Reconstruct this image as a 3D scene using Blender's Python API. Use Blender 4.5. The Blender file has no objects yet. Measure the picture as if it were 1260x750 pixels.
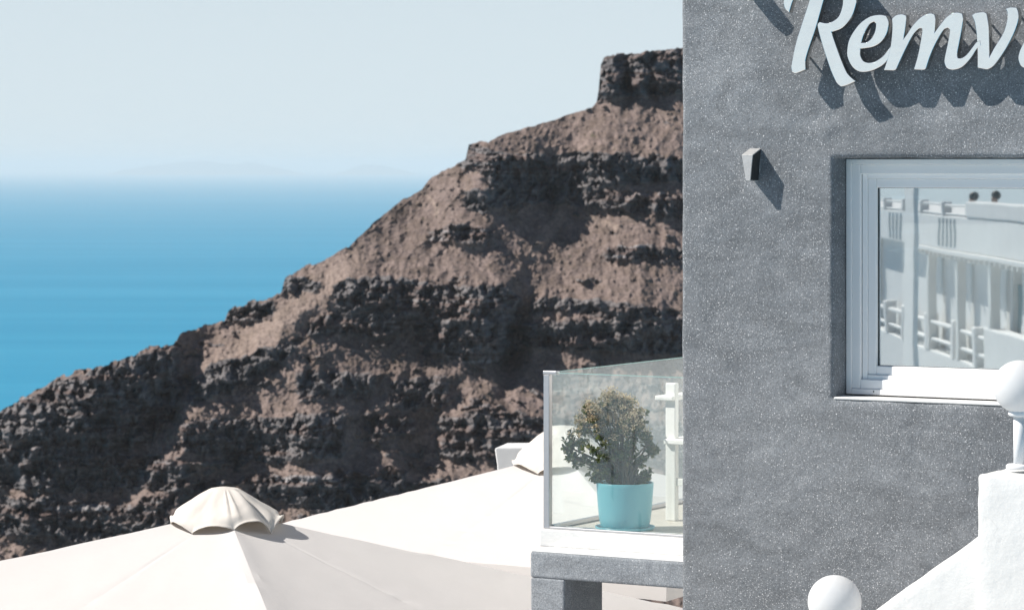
import bpy, bmesh, math, random
import numpy as np
from mathutils import Vector, Matrix

R = math.radians
SC = bpy.context.scene
COL = SC.collection
F = 3900.0            # focal length in photo pixels (1260 px wide)
CX, HY = 630.0, 205.0  # principal column, horizon row

# ------------------------------------------------------------------ camera
cam_d = bpy.data.cameras.new('camera')
cam = bpy.data.objects.new('camera', cam_d)
COL.objects.link(cam)
cam.location = (0, 0, 0)
cam.rotation_euler = (R(90), 0, 0)
cam_d.sensor_width = 36.0
cam_d.lens = F / 1260 * 36
cam_d.shift_y = -(375 - HY) / 1260
cam_d.clip_start = 0.5
cam_d.clip_end = 600000
cam_d.dof.use_dof = True
cam_d.dof.focus_distance = 16.3
cam_d.dof.aperture_fstop = 9.0
SC.camera = cam

# ------------------------------------------------------------------ world, sun, exposure
SUN_TRAVEL = Vector((1.714, 0.151, -1.61)).normalized()
to_sun = -SUN_TRAVEL
elev = math.asin(to_sun.z)
azim = math.atan2(to_sun.x, to_sun.y)
w = bpy.data.worlds.new('World')
SC.world = w
w.use_nodes = True
nt = w.node_tree
bg = nt.nodes['Background']
sky = nt.nodes.new('ShaderNodeTexSky')
sky.sky_type = 'NISHITA'
sky.sun_disc = False
sky.sun_elevation = elev
sky.sun_rotation = azim
sky.altitude = 2200
sky.air_density = 0.9
sky.dust_density = 0.1
sky.ozone_density = 1.2
# pale sea haze low in the sky, thinning with height
wtc = nt.nodes.new('ShaderNodeTexCoord')
wsep = nt.nodes.new('ShaderNodeSeparateXYZ')
nt.links.new(wtc.outputs['Generated'], wsep.inputs[0])
wrng = nt.nodes.new('ShaderNodeMapRange')
wrng.interpolation_type = 'SMOOTHERSTEP'
for k_, v_ in ((1, 0.0), (2, 0.28), (3, 0.92), (4, 0.0)):
    wrng.inputs[k_].default_value = v_
nt.links.new(wsep.outputs['Z'], wrng.inputs[0])
wmix = nt.nodes.new('ShaderNodeMix')
wmix.data_type = 'RGBA'
nt.links.new(wrng.outputs[0], wmix.inputs[0])
nt.links.new(sky.outputs[0], wmix.inputs[6])
wmix.inputs[7].default_value = (9.9, 11.3, 12.1, 1)
nt.links.new(wmix.outputs[2], bg.inputs[0])
bg.inputs[1].default_value = 0.056
sun_d = bpy.data.lights.new('sun', 'SUN')
sun_d.energy = 5.0
sun_d.angle = R(0.5)
sun_d.color = (1.0, 0.95, 0.88)
sun = bpy.data.objects.new('sun', sun_d)
COL.objects.link(sun)
sun.rotation_euler = SUN_TRAVEL.to_track_quat('-Z', 'Y').to_euler()
SC.view_settings.view_transform = 'Standard'
SC.view_settings.look = 'None'
SC.view_settings.exposure = 0.36
SC.view_settings.gamma = 1.0
SC.view_settings.use_curve_mapping = False
SC.cycles.max_bounces = 8
SC.cycles.transparent_max_bounces = 12
SC.cycles.volume_bounces = 1
SC.cycles.use_denoising = True

# ------------------------------------------------------------------ helpers
OFF = {}


def px(x, y, Y):
    return Vector(((x - CX) / F * Y, Y, (HY - y) / F * Y))


def thing(name, label, cat, loc=(0, 0, 0), group=None):
    o = bpy.data.objects.new(name, None)
    COL.objects.link(o)
    o.empty_display_size = 0.2
    o.location = loc
    OFF[o.name] = Vector(loc)
    tag(o, label, cat, group)
    return o


def tag(o, label=None, cat=None, group=None, kind=None):
    if label:
        o['label'] = label
    if cat:
        o['category'] = cat
    if group:
        o['group'] = group
    if kind:
        o['kind'] = kind
    return o


def obj(name, vf, mat, parent=None, smooth=False, bevel=0, seg=2, recalc=True, solid=0, sub=0):
    verts, faces = vf
    off = OFF[parent.name] if parent else Vector((0, 0, 0))
    me = bpy.data.meshes.new(name)
    me.from_pydata([tuple(Vector(v) - off) for v in verts], [], faces)
    if recalc:
        bm = bmesh.new()
        bm.from_mesh(me)
        bmesh.ops.recalc_face_normals(bm, faces=bm.faces)
        bm.to_mesh(me)
        bm.free()
    if smooth:
        me.polygons.foreach_set('use_smooth', [True] * len(me.polygons))
    me.materials.append(mat)
    o = bpy.data.objects.new(name, me)
    COL.objects.link(o)
    if parent:
        o.parent = parent
    OFF[o.name] = off
    if bevel:
        m = o.modifiers.new('bevel', 'BEVEL')
        m.width = bevel
        m.segments = seg
        m.limit_method = 'ANGLE'
        m.angle_limit = R(40)
        m.harden_normals = False
    if solid:
        m = o.modifiers.new('solid', 'SOLIDIFY')
        m.thickness = solid
        m.offset = 0
    if sub:
        m = o.modifiers.new('sub', 'SUBSURF')
        m.levels = sub
        m.render_levels = sub
    return o


def join(*vfs):
    V, Fc = [], []
    for v, f in vfs:
        n = len(V)
        V += list(v)
        Fc += [tuple(i + n for i in q) for q in f]
    return V, Fc


BOXF = [(0, 1, 3, 2), (4, 6, 7, 5), (0, 4, 5, 1), (2, 3, 7, 6), (0, 2, 6, 4), (1, 5, 7, 3)]


def fbox(fr, a0, a1, b0, b1, c0, c1):
    """box in a frame function fr(a, b, c) -> world point"""
    return [fr(a, b, c) for a in (a0, a1) for b in (b0, b1) for c in (c0, c1)], BOXF


def box(x0, x1, y0, y1, z0, z1):
    return fbox(lambda a, b, c: Vector((a, b, c)), x0, x1, y0, y1, z0, z1)


def tube(p0, p1, r0, r1=None, n=14):
    p0, p1 = Vector(p0), Vector(p1)
    r1 = r0 if r1 is None else r1
    d = (p1 - p0).normalized()
    a = d.orthogonal().normalized()
    b = d.cross(a)
    V = []
    for p, r in ((p0, r0), (p1, r1)):
        for k in range(n):
            t = 2 * math.pi * k / n
            V.append(p + a * (r * math.cos(t)) + b * (r * math.sin(t)))
    Fc = [(k, (k + 1) % n, n + (k + 1) % n, n + k) for k in range(n)]
    Fc += [tuple(range(n))[::-1], tuple(range(n, 2 * n))]
    return V, Fc


def lathe(c, prof, n=40):
    """prof: list of (r, z); closed ends if r == 0"""
    V, Fc = [], []
    for r, z in prof:
        for k in range(n):
            t = 2 * math.pi * k / n
            V.append(Vector((c[0] + r * math.cos(t), c[1] + r * math.sin(t), c[2] + z)))
    for i in range(len(prof) - 1):
        for k in range(n):
            Fc.append((i * n + k, i * n + (k + 1) % n, (i + 1) * n + (k + 1) % n, (i + 1) * n + k))
    return V, Fc


def sphere(c, r, nu=40, nv=24):
    prof = [(max(r * math.sin(math.pi * i / nv), 1e-4), -r * math.cos(math.pi * i / nv)) for i in range(nv + 1)]
    return lathe(c, prof, nu)


# ------------------------------------------------------------------ numpy noise
def _hash(ix, iy, seed):
    h = (ix.astype(np.int64) * 374761393 + iy.astype(np.int64) * 668265263 + seed * 974711) & 0xffffffff
    h = ((h ^ (h >> 13)) * 1274126177) & 0xffffffff
    h = ((h ^ (h >> 16)) * 2246822519) & 0xffffffff
    return ((h ^ (h >> 15)) & 0xffffff) / float(0x1000000)


def perlin(x, y, seed=0):
    x0, y0 = np.floor(x), np.floor(y)
    fx, fy = x - x0, y - y0
    u = fx * fx * fx * (fx * (fx * 6 - 15) + 10)
    v = fy * fy * fy * (fy * (fy * 6 - 15) + 10)

    def g(ix, iy, dx, dy):
        a = _hash(ix, iy, seed) * 2 * np.pi
        return np.cos(a) * dx + np.sin(a) * dy
    n00 = g(x0, y0, fx, fy)
    n10 = g(x0 + 1, y0, fx - 1, fy)
    n01 = g(x0, y0 + 1, fx, fy - 1)
    n11 = g(x0 + 1, y0 + 1, fx - 1, fy - 1)
    return ((n00 * (1 - u) + n10 * u) * (1 - v) + (n01 * (1 - u) + n11 * u) * v) * 1.5


def fbm(x, y, seed=0, oct=4, gain=0.5, ridged=False):
    s, a, f, tot = 0, 1.0, 1.0, 0
    for o in range(oct):
        n = perlin(x * f, y * f, seed + o * 17)
        if ridged:
            n = 1 - 2 * np.abs(n)
        s = s + a * n
        tot += a
        a *= gain
        f *= 2.03
    return s / tot


def worley(x, y, seed=0):
    """returns F1, F2, cell random"""
    x0, y0 = np.floor(x), np.floor(y)
    f1 = np.full(x.shape, 9.0)
    f2 = np.full(x.shape, 9.0)
    cid = np.zeros(x.shape)
    for i in (-1, 0, 1):
        for j in (-1, 0, 1):
            cx, cy = x0 + i, y0 + j
            qx = cx + _hash(cx, cy, seed)
            qy = cy + _hash(cx, cy, seed + 7)
            d = np.sqrt((qx - x) ** 2 + (qy - y) ** 2)
            r = _hash(cx, cy, seed + 13)
            m = d < f1
            f2 = np.where(m, f1, np.minimum(f2, d))
            cid = np.where(m, r, cid)
            f1 = np.where(m, d, f1)
    return f1, f2, cid


def sstep(a, b, x):
    t = np.clip((x - a) / (b - a), 0, 1)
    return t * t * (3 - 2 * t)


# ------------------------------------------------------------------ materials
class NB:
    def __init__(self, name):
        self.m = bpy.data.materials.new(name)
        self.m.use_nodes = True
        self.t = self.m.node_tree
        self.b = self.t.nodes['Principled BSDF']
        self.out = self.t.nodes['Material Output']
        self.co = self.t.nodes.new('ShaderNodeTexCoord').outputs['Object']

    def n(self, typ, **kw):
        nd = self.t.nodes.new(typ)
        for k, v in kw.items():
            setattr(nd, k, v)
        return nd

    def l(self, a, b):
        self.t.links.new(a, b)

    def noise(self, scale, detail=4, rough=0.55, co=None, dist=0.0):
        nd = self.n('ShaderNodeTexNoise')
        nd.inputs['Scale'].default_value = scale
        nd.inputs['Detail'].default_value = detail
        nd.inputs['Roughness'].default_value = rough
        nd.inputs['Distortion'].default_value = dist
        self.l(co or self.co, nd.inputs['Vector'])
        return nd.outputs['Fac']

    def scaled(self, sx, sy, sz):
        mp = self.n('ShaderNodeMapping')
        mp.inputs['Scale'].default_value = (sx, sy, sz)
        self.l(self.co, mp.inputs['Vector'])
        return mp.outputs[0]

    def ramp(self, fac, stops):
        r = self.n('ShaderNodeValToRGB')
        el = r.color_ramp.elements
        while len(el) < len(stops):
            el.new(0.5)
        for e, (p, c) in zip(el, stops):
            e.position = p
            e.color = (c[0], c[1], c[2], 1) if hasattr(c, '__len__') else (c, c, c, 1)
        self.l(fac, r.inputs[0])
        return r.outputs[0]

    def mix(self, fac, a, b, mode='MIX'):
        x = self.n('ShaderNodeMix', data_type='RGBA', blend_type=mode)
        for s, v in ((x.inputs[0], fac), (x.inputs[6], a), (x.inputs[7], b)):
            if isinstance(v, (int, float)):
                s.default_value = v
            elif isinstance(v, tuple):
                s.default_value = (v[0], v[1], v[2], 1)
            else:
                self.l(v, s)
        return x.outputs[2]

    def math(self, op, a, b=0.0, c=None):
        x = self.n('ShaderNodeMath', operation=op)
        for i, v in enumerate((a, b) if c is None else (a, b, c)):
            if isinstance(v, (int, float)):
                x.inputs[i].default_value = v
            else:
                self.l(v, x.inputs[i])
        return x.outputs[0]

    def bump(self, h, strength=0.3, dist=0.01, nrm=None):
        b = self.n('ShaderNodeBump')
        b.inputs['Strength'].default_value = strength
        b.inputs['Distance'].default_value = dist
        self.l(h, b.inputs['Height'])
        if nrm:
            self.l(nrm, b.inputs['Normal'])
        return b.outputs[0]

    def set(self, color=None, rough=None, metal=None, normal=None, spec=None):
        for key, v in (('Base Color', color), ('Roughness', rough), ('Metallic', metal), ('Normal', normal), ('Specular IOR Level', spec)):
            if v is None:
                continue
            s = self.b.inputs[key]
            if isinstance(v, (int, float)):
                s.default_value = v
            elif isinstance(v, tuple):
                s.default_value = (v[0], v[1], v[2], 1)
            else:
                self.l(v, s)
        return self.m


def mat_plaster_gray(name, speck=1.0, tone=1.0):
    b = NB(name)
    big = b.noise(1.6, 5, 0.6)
    mid = b.noise(14, 4, 0.6)
    fine = b.noise(120, 3, 0.7)
    c1 = b.ramp(big, [(0.30, (0.098 * tone, 0.108 * tone, 0.120 * tone)), (0.70, (0.168 * tone, 0.179 * tone, 0.192 * tone))])
    c2 = b.mix(b.math('MULTIPLY', mid, 0.7), c1, (0.195 * tone, 0.205 * tone, 0.216 * tone), 'MIX')
    sw = b.noise(1.0, 5, 0.6, b.scaled(2.2, 2.2, 5.5), 1.5)
    c2 = b.mix(1.0, c2, b.ramp(sw, [(0.30, 0.80), (0.52, 1.0), (0.72, 1.16)]), 'MULTIPLY')
    f = b.ramp(fine, [(0.30, 0.62), (0.72, 1.36)])
    c3 = b.mix(1.0, c2, f, 'MULTIPLY')
    col = c3
    for sc, lim, dens, seed in ((90, 0.24, 0.60, 0), (155, 0.28, 0.45, 3.7)):
        mp = b.n('ShaderNodeMapping')
        mp.inputs['Location'].default_value = (seed, seed * 0.7, 0)
        b.l(b.co, mp.inputs['Vector'])
        warp = b.n('ShaderNodeTexNoise')
        warp.inputs['Scale'].default_value = 60
        b.l(mp.outputs[0], warp.inputs['Vector'])
        add = b.n('ShaderNodeVectorMath', operation='MULTIPLY_ADD')
        b.l(warp.outputs['Color'], add.inputs[0])
        add.inputs[1].default_value = (0.012, 0.012, 0.012)
        b.l(mp.outputs[0], add.inputs[2])
        v = b.n('ShaderNodeTexVoronoi')
        v.inputs['Scale'].default_value = sc
        b.l(add.outputs[0], v.inputs['Vector'])
        near = b.math('LESS_THAN', v.outputs['Distance'], lim)
        sep = b.n('ShaderNodeSeparateColor')
        b.l(v.outputs['Color'], sep.inputs[0])
        patch = b.noise(2.2, 3, 0.6, mp.outputs[0])
        thr = b.math('MULTIPLY_ADD', patch, -1.5, 1.68 - dens * 0.45 * speck)
        on = b.math('GREATER_THAN', sep.outputs[0], thr)
        k = b.math('MULTIPLY', near, on)
        k = b.math('MULTIPLY', k, b.math('MULTIPLY_ADD', sep.outputs[1], 0.75, 0.22))
        col = b.mix(k, col, (0.66, 0.66, 0.67))
    h = b.math('ADD', b.math('MULTIPLY', b.noise(9, 5, 0.6), 1.0), b.math('MULTIPLY', b.noise(70, 4, 0.65), 0.30))
    nr = b.bump(b.noise(3.2, 6, 0.62, None, 0.8), 0.20, 0.05)
    nr = b.bump(h, 0.36, 0.018, nr)
    return b.set(col, 0.8, 0, nr, 0.25)


def mat_whitewash(name, base=(0.73, 0.73, 0.72), bstr=0.35):
    b = NB(name)
    n1 = b.noise(3.0, 5, 0.65)
    col = b.mix(b.ramp(n1, [(0.35, 0.0), (0.8, 0.6)]), base, tuple(c * 0.86 for c in base))
    vc = b.n('ShaderNodeTexVoronoi', feature='DISTANCE_TO_EDGE')
    vc.inputs['Scale'].default_value = 2.3
    wv = b.n('ShaderNodeVectorMath', operation='MULTIPLY_ADD')
    wn = b.n('ShaderNodeTexNoise')
    wn.inputs['Scale'].default_value = 5
    wn.inputs['Detail'].default_value = 5
    b.l(b.co, wn.inputs['Vector'])
    b.l(wn.outputs['Color'], wv.inputs[0])
    wv.inputs[1].default_value = (0.5, 0.5, 0.5)
    b.l(b.co, wv.inputs[2])
    b.l(wv.outputs[0], vc.inputs['Vector'])
    crack = b.math('MULTIPLY', b.ramp(vc.outputs['Distance'], [(0.0, 1.0), (0.012, 0.0)]), b.ramp(b.noise(1.3, 2), [(0.5, 0.0), (0.6, 0.55)]))
    col = b.mix(crack, col, tuple(c * 0.55 for c in base))
    h = b.math('ADD', b.noise(7, 5, 0.6), b.math('MULTIPLY', b.noise(60, 3, 0.6), 0.15))
    return b.set(col, 0.7, 0, b.bump(h, bstr, 0.02), 0.25)


def mat_plain(name, col, rough=0.5, metal=0.0, var=0.08, scale=20, bump=0.0, bscale=60, spec=0.5):
    b = NB(name)
    n1 = b.noise(scale, 4, 0.6)
    lo = tuple(max(c * (1 - var), 0) for c in col)
    hi = tuple(min(c * (1 + var), 1) for c in col)
    c = b.mix(n1, lo, hi)
    nr = b.bump(b.noise(bscale, 4, 0.6), bump, 0.01) if bump else None
    return b.set(c, rough, metal, nr, spec)


def mat_fabric(name, col, transl=0.18, thru=(1.0, 0.88, 0.70)):
    b = NB(name)
    n1 = b.noise(2.2, 5, 0.6)
    c = b.mix(b.ramp(n1, [(0.3, 0.0), (0.75, 1.0)]), tuple(x * 0.965 for x in col), col)
    h = b.math('ADD', b.noise(5, 4, 0.55), b.math('MULTIPLY', b.noise(300, 2, 0.5), 0.05))
    nr = b.bump(h, 0.12, 0.03)
    b.set(c, 0.85, 0, nr, 0.1)
    tr = b.n('ShaderNodeBsdfTranslucent')
    b.l(b.mix(1.0, c, thru, 'MULTIPLY'), tr.inputs[0])
    mx = b.n('ShaderNodeMixShader')
    mx.inputs[0].default_value = transl
    b.l(b.b.outputs[0], mx.inputs[1])
    b.l(tr.outputs[0], mx.inputs[2])
    b.l(mx.outputs[0], b.out.inputs[0])
    return b.m


def mat_glass(name, tint, refl_add, veil, rough=0.0, wav=0.0):
    """clear architectural glass: transparent + fresnel mirror + a thin diffuse layer imitating pale reflections"""
    b = NB(name)
    b.t.nodes.remove(b.b)
    tr = b.n('ShaderNodeBsdfTransparent')
    tr.inputs[0].default_value = (*tint, 1)
    gl = b.n('ShaderNodeBsdfGlossy')
    gl.inputs['Roughness'].default_value = rough
    gl.inputs['Color'].default_value = (0.93, 0.98, 1.0, 1)
    geo = b.n('ShaderNodeNewGeometry')
    dt = b.n('ShaderNodeVectorMath', operation='DOT_PRODUCT')
    b.l(geo.outputs['Normal'], dt.inputs[0])
    b.l(geo.outputs['Incoming'], dt.inputs[1])
    one = b.math('SUBTRACT', 1.0, b.math('ABSOLUTE', dt.outputs['Value']))
    fac = b.math('MULTIPLY_ADD', b.math('POWER', one, 4.0), 0.96, 0.04 + refl_add)
    if wav:
        nr = b.bump(b.noise(2.6, 2, 0.5), wav, 0.05)
        b.l(nr, gl.inputs['Normal'])
    mx = b.n('ShaderNodeMixShader')
    b.l(fac, mx.inputs[0])
    b.l(tr.outputs[0], mx.inputs[1])
    b.l(gl.outputs[0], mx.inputs[2])
    last = mx.outputs[0]
    if veil:  # whitish diffuse layer put in to pale the glass like reflections
        df = b.n('ShaderNodeBsdfDiffuse')
        df.inputs[0].default_value = (0.72, 0.78, 0.76, 1)
        tl = b.n('ShaderNodeBsdfTranslucent')
        tl.inputs[0].default_value = (0.72, 0.78, 0.76, 1)
        a = b.n('ShaderNodeAddShader')
        b.l(df.outputs[0], a.inputs[0])
        b.l(tl.outputs[0], a.inputs[1])
        m2 = b.n('ShaderNodeMixShader')
        b.l(b.math('MULTIPLY', b.noise(3, 4, 0.6), veil * 2), m2.inputs[0])
        b.l(last, m2.inputs[1])
        b.l(a.outputs[0], m2.inputs[2])
        last = m2.outputs[0]
    b.l(last, b.out.inputs[0])
    return b.m


M = {}
M['gray'] = mat_plaster_gray('speckled_gray_plaster', 1.12, 1.22)
M['gray_smooth'] = mat_plaster_gray('weathered_gray_plaster', 0.25, 1.8)
M['white'] = mat_whitewash('whitewashed_plaster')
M['white_far'] = mat_whitewash('whitewashed_plaster_old', (0.78, 0.78, 0.77), 0.2)
M['upvc'] = mat_plain('white_window_plastic', (0.92, 0.91, 0.90), 0.35, 0, 0.02, 4)
M['chrome'] = mat_plain('polished_steel', (0.97, 0.935, 0.92), 0.03, 1.0, 0.07, 11, 0.16, 5)  # base tone varied to imitate patchy reflections on the letters
M['steel_edge'] = mat_plain('brushed_steel', (0.55, 0.54, 0.52), 0.25, 1.0, 0.1, 60)
M['alu'] = mat_plain('satin_aluminium', (0.58, 0.565, 0.57), 0.4, 0.9, 0.1, 30)
M['fixture'] = mat_plain('silver_fixture', (0.46, 0.46, 0.46), 0.55, 0.2, 0.25, 40, 0.2, 80)
M['fabric'] = mat_fabric('cream_canvas', (0.655, 0.632, 0.618), 0.08)
M['fabric_vent'] = mat_fabric('cream_canvas_vent', (0.79, 0.745, 0.69), 0.18)
M['globe'] = mat_fabric('opal_globe', (0.86, 0.87, 0.88), 0.40, (1.0, 0.985, 0.97))
M['lamp_pole'] = mat_plain('white_painted_metal', (0.78, 0.79, 0.80), 0.4, 0, 0.05, 30)
M['pot'] = mat_plain('turquoise_glazed_plastic', (0.15, 0.42, 0.475), 0.30, 0, 0.03, 6, 0.03, 30)
M['soil'] = mat_plain('soil', (0.05, 0.038, 0.028), 0.95, 0, 0.3, 60, 0.6, 80)
M['stem'] = mat_plain('woody_stem', (0.13, 0.10, 0.07), 0.85, 0, 0.3, 60, 0.4, 80)
M['white_wood'] = mat_plain('white_painted_wood', (0.78, 0.77, 0.74), 0.55, 0, 0.06, 10, 0.15, 40)
M['wood_floor'] = mat_plain('pale_boards', (0.56, 0.52, 0.46), 0.7, 0, 0.15, 5, 0.2, 40)
M['paving'] = mat_plain('terrace_paving', (0.64, 0.61, 0.57), 0.85, 0, 0.15, 2, 0.3, 20)
M['pole_wood'] = mat_plain('parasol_pole', (0.65, 0.65, 0.66), 0.4, 0.6, 0.08, 20)
M['teal_door'] = mat_plain('teal_door_paint', (0.10, 0.22, 0.26), 0.5, 0, 0.12, 8)
M['dark'] = mat_plain('near_black', (0.03, 0.033, 0.036), 0.9, 0, 0.2, 4)
M['grey_shutter'] = mat_plain('grey_blue_shutter', (0.20, 0.24, 0.26), 0.6, 0, 0.12, 8)
M['glass'] = mat_glass('balustrade_glass', (0.972, 0.985, 0.98), 0.018, 0.016)
M['pane'] = mat_glass('reflective_window_pane', (0.55, 0.6, 0.62), 0.64, 0.08, 0.012, 0.0022)
M['glass_edge'] = mat_plain('green_glass_edge', (0.30, 0.46, 0.42), 0.2, 0, 0.05, 10)

# ------------------------------------------------------------------ wall frame
TH = math.atan(0.00015 * F)
U = Vector((math.cos(TH), -math.sin(TH), 0))
N = Vector((-math.sin(TH), -math.cos(TH), 0))   # out of the wall, to the camera
PW = px(1040, 205, 16.2)


def plane_hit(x, y, d):
    """photo ray through (x, y) meets the plane parallel to the wall, d in front of it"""
    r = Vector(((x - CX) / F, 1, (HY - y) / F))
    t = (PW + N * d).dot(N) / r.dot(N)
    return r * t


O_ = plane_hit(838, HY, 0)


def sz(x, y, d):
    p = plane_hit(x, y, d) - O_
    return p.dot(U), p.z


def wf(s, d, z):
    """wall frame: s along, d out of the wall, z up"""
    return O_ + U * s + N * d + Vector((0, 0, z))


# ------------------------------------------------------------------ sea, far islands, hill
SEA = -260.0


def build_sea():
    b = NB('sea_water')
    st = b.noise(1.0, 5, 0.6, b.scaled(0.00022, 0.0022, 1))
    sm = b.noise(1.0, 4, 0.6, b.scaled(0.0012, 0.009, 1))
    c = b.mix(b.ramp(st, [(0.42, 0.0), (0.60, 1.0)]), (0.022, 0.245, 0.408), (0.036, 0.280, 0.448))
    c = b.mix(b.ramp(sm, [(0.35, 0.35), (0.7, 0.0)]), c, (0.020, 0.238, 0.402))
    h = b.noise(1.0, 5, 0.65, b.scaled(0.08, 0.2, 1))
    m = b.set(c, 0.8, 0, b.bump(h, 0.3, 2.0), 0.0)
    xs = [-260000, -60000, -15000, -4000, 0, 4000, 15000, 60000, 260000]
    ys = [-3000, 0, 1500, 4000, 10000, 30000, 100000, 300000]
    V = [(x, y, SEA) for y in ys for x in xs]
    n = len(xs)
    Fc = [(j * n + i, j * n + i + 1, (j + 1) * n + i + 1, (j + 1) * n + i) for j in range(len(ys) - 1) for i in range(n - 1)]
    o = obj('sea', (V, Fc), m)
    tag(o, kind='structure')


def build_islands():
    m = mat_plain('island_rock', (0.14, 0.13, 0.12), 0.95, 0, 0.2, 0.001)
    D = 100000.0
    V, Fc = [], []
    for pk in ([(120, -13), (150, -4), (185, 1.5), (205, 3.5), (232, 6.5), (255, 7.5), (275, 4.2), (290, 3.0), (303, 6.2), (312, 5.8), (330, 1.5), (355, -4), (390, -13)],
               [(395, -13), (425, -5), (445, 2.6), (458, 3.0), (472, 1.5), (500, -5), (525, -13)]):
        xs = np.linspace(pk[0][0], pk[-1][0], 90)
        h = np.interp(xs, [p[0] for p in pk], [p[1] for p in pk]) + 0.6 * perlin(xs * 0.09, xs * 0, 5) * (np.interp(xs, [p[0] for p in pk], [p[1] for p in pk]) > 0.4)
        n0 = len(V)
        for x, hh in zip(xs, h):
            z = max(hh / F * D, SEA)
            X = (x - CX) / F * D
            V += [(X, D - 2500, SEA - 5), (X, D - 900, SEA + (z - SEA) * 0.5), (X, D, z), (X, D + 2500, SEA - 5)]
        for i in range(len(xs) - 1):
            for k in range(3):
                a = n0 + i * 4 + k
                Fc.append((a, a + 4, a + 5, a + 1))
    o = obj('far_island_hills', (V, Fc), m, smooth=True, recalc=False)
    tag(o, kind='structure')


CREST = [(-300, 640), (-150, 572), (0, 507), (18, 495), (41, 481), (68, 468), (86, 459), (136, 447), (163, 436), (181, 429), (217, 422),
         (222, 411), (254, 400), (276, 397), (281, 383), (306, 370), (335, 368), (346, 359), (350, 342), (376, 327), (394, 322),
         (430, 302), (458, 275), (480, 258), (496, 246), (519, 233), (530, 219), (573, 197), (577, 178), (588, 175), (600, 175), (623, 164),
         (681, 148), (712, 137), (729, 133), (734, 126), (736.5, 114), (738, 96), (739, 82), (742, 74), (748, 68), (758, 67), (770, 66), (801, 63), (838, 60), (870, 62),
         (900, 74), (906, 120), (960, 150), (1020, 176), (1100, 230)]

# cliff bands: list of (x, top, bottom), strength
BANDS = [
    ([(728, 62, 124), (760, 60, 120), (800, 58, 116), (840, 56, 114), (905, 60, 118)], 1.0),
    ([(566, 176, 210), (600, 180, 214), (630, 190, 252), (680, 188, 250), (722, 187, 236), (760, 190, 225), (838, 192, 222), (960, 200, 232)], 1.0),
    ([(572, 235, 256), (625, 225, 254), (700, 218, 250), (760, 236, 262), (838, 240, 268), (960, 246, 276)], 0.9),
    ([(528, 284, 300), (565, 276, 299), (605, 284, 297)], 0.9),
    ([(742, 305, 318), (790, 303, 322), (838, 304, 322), (920, 306, 324)], 1.0),
    ([(344, 341, 364), (370, 340, 360), (396, 346, 356)], 0.9),
    ([(276, 386, 400), (310, 369, 394), (340, 368, 388)], 0.9),
    ([(415, 350, 386), (440, 341, 382), (480, 340, 384), (508, 342, 378)], 1.0),
    ([(380, 392, 412), (420, 386, 414), (470, 386, 412), (505, 384, 408)], 0.85),
    ([(510, 350, 420), (545, 348, 436), (590, 352, 448), (620, 352, 450), (640, 366, 430)], 1.0),
    ([(650, 372, 386), (700, 364, 384), (760, 372, 392), (800, 374, 392), (838, 384, 398), (960, 390, 405)], 0.9),
    ([(640, 398, 424), (690, 394, 428), (740, 392, 430), (790, 398, 432), (838, 398, 436), (960, 400, 440)], 1.0),
    ([(478, 470, 500), (510, 464, 506), (552, 462, 500)], 0.95),
    ([(365, 460, 492), (410, 456, 488), (460, 458, 480)], 0.8),
    ([(225, 520, 556), (270, 516, 560), (330, 512, 566), (400, 508, 562), (425, 512, 560)], 1.0),
    ([(450, 512, 540), (480, 510, 540), (512, 514, 538)], 0.9),
    ([(540, 512, 560), (580, 505, 566), (630, 506, 570), (665, 514, 562), (760, 520, 560), (900, 520, 566)], 1.0),
    ([(310, 586, 612), (380, 582, 626), (440, 580, 628), (500, 578, 620)], 0.9),
    ([(232, 470, 500), (262, 448, 486), (300, 436, 470), (340, 424, 452), (366, 412, 436)], 0.9),
    ([(-60, 500, 548), (20, 496, 540), (70, 470, 548), (130, 450, 560), (180, 434, 548), (224, 424, 500)], 0.95),
    ([(-60, 552, 600), (40, 548, 596), (110, 556, 606), (180, 560, 600), (230, 566, 604)], 0.9),
    ([(-60, 618, 660), (60, 612, 660), (160, 622, 664), (260, 590, 640)], 0.9),
    ([(120, 676, 720), (220, 662, 700), (330, 650, 690), (480, 640, 690)], 0.9),
]

# relief: (cx, cy, radius along, radius across, angle of 'along' in degrees (image, y down), metres; + = farther)
RELIEF = [
    (30, 520, 90, 40, -24, -14),
    (206, 500, 110, 26, 116, 21),
    (110, 480, 50, 16, 110, -7),
    (130, 600, 60, 40, 118, 9),
    (40, 600, 60, 22, 100, -8),
    (300, 470, 150, 40, 140, -18),
    (350, 430, 150, 14, 140, 7),
    (470, 365, 60, 34, 0, -16),
    (575, 390, 40, 50, 90, -22),
    (634, 420, 60, 15, 100, 26),
    (560, 450, 60, 26, 120, -8),
    (670, 225, 40, 24, 0, 13),
    (598, 205, 22, 30, 0, -12),
    (760, 205, 60, 30, 0, -6),
    (700, 400, 40, 40, 0, -12),
    (800, 380, 40, 60, 90, -12),
    (750, 92, 30, 9, 90, -11),
    (771, 95, 34, 5, 90, 9),
    (788, 95, 34, 8, 90, -9),
    (806, 95, 34, 5, 90, 7),
    (800, 90, 18, 40, 90, -6),
    (595, 540, 46, 40, 0, -16),
    (520, 560, 50, 26, 110, 12),
    (370, 540, 40, 40, 0, -12),
    (440, 560, 50, 22, 100, 12),
    (560, 290, 36, 20, 0, -6),
]


HS = 0.45     # the hill was laid out at 1500 m; it stands at this share of that


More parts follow.
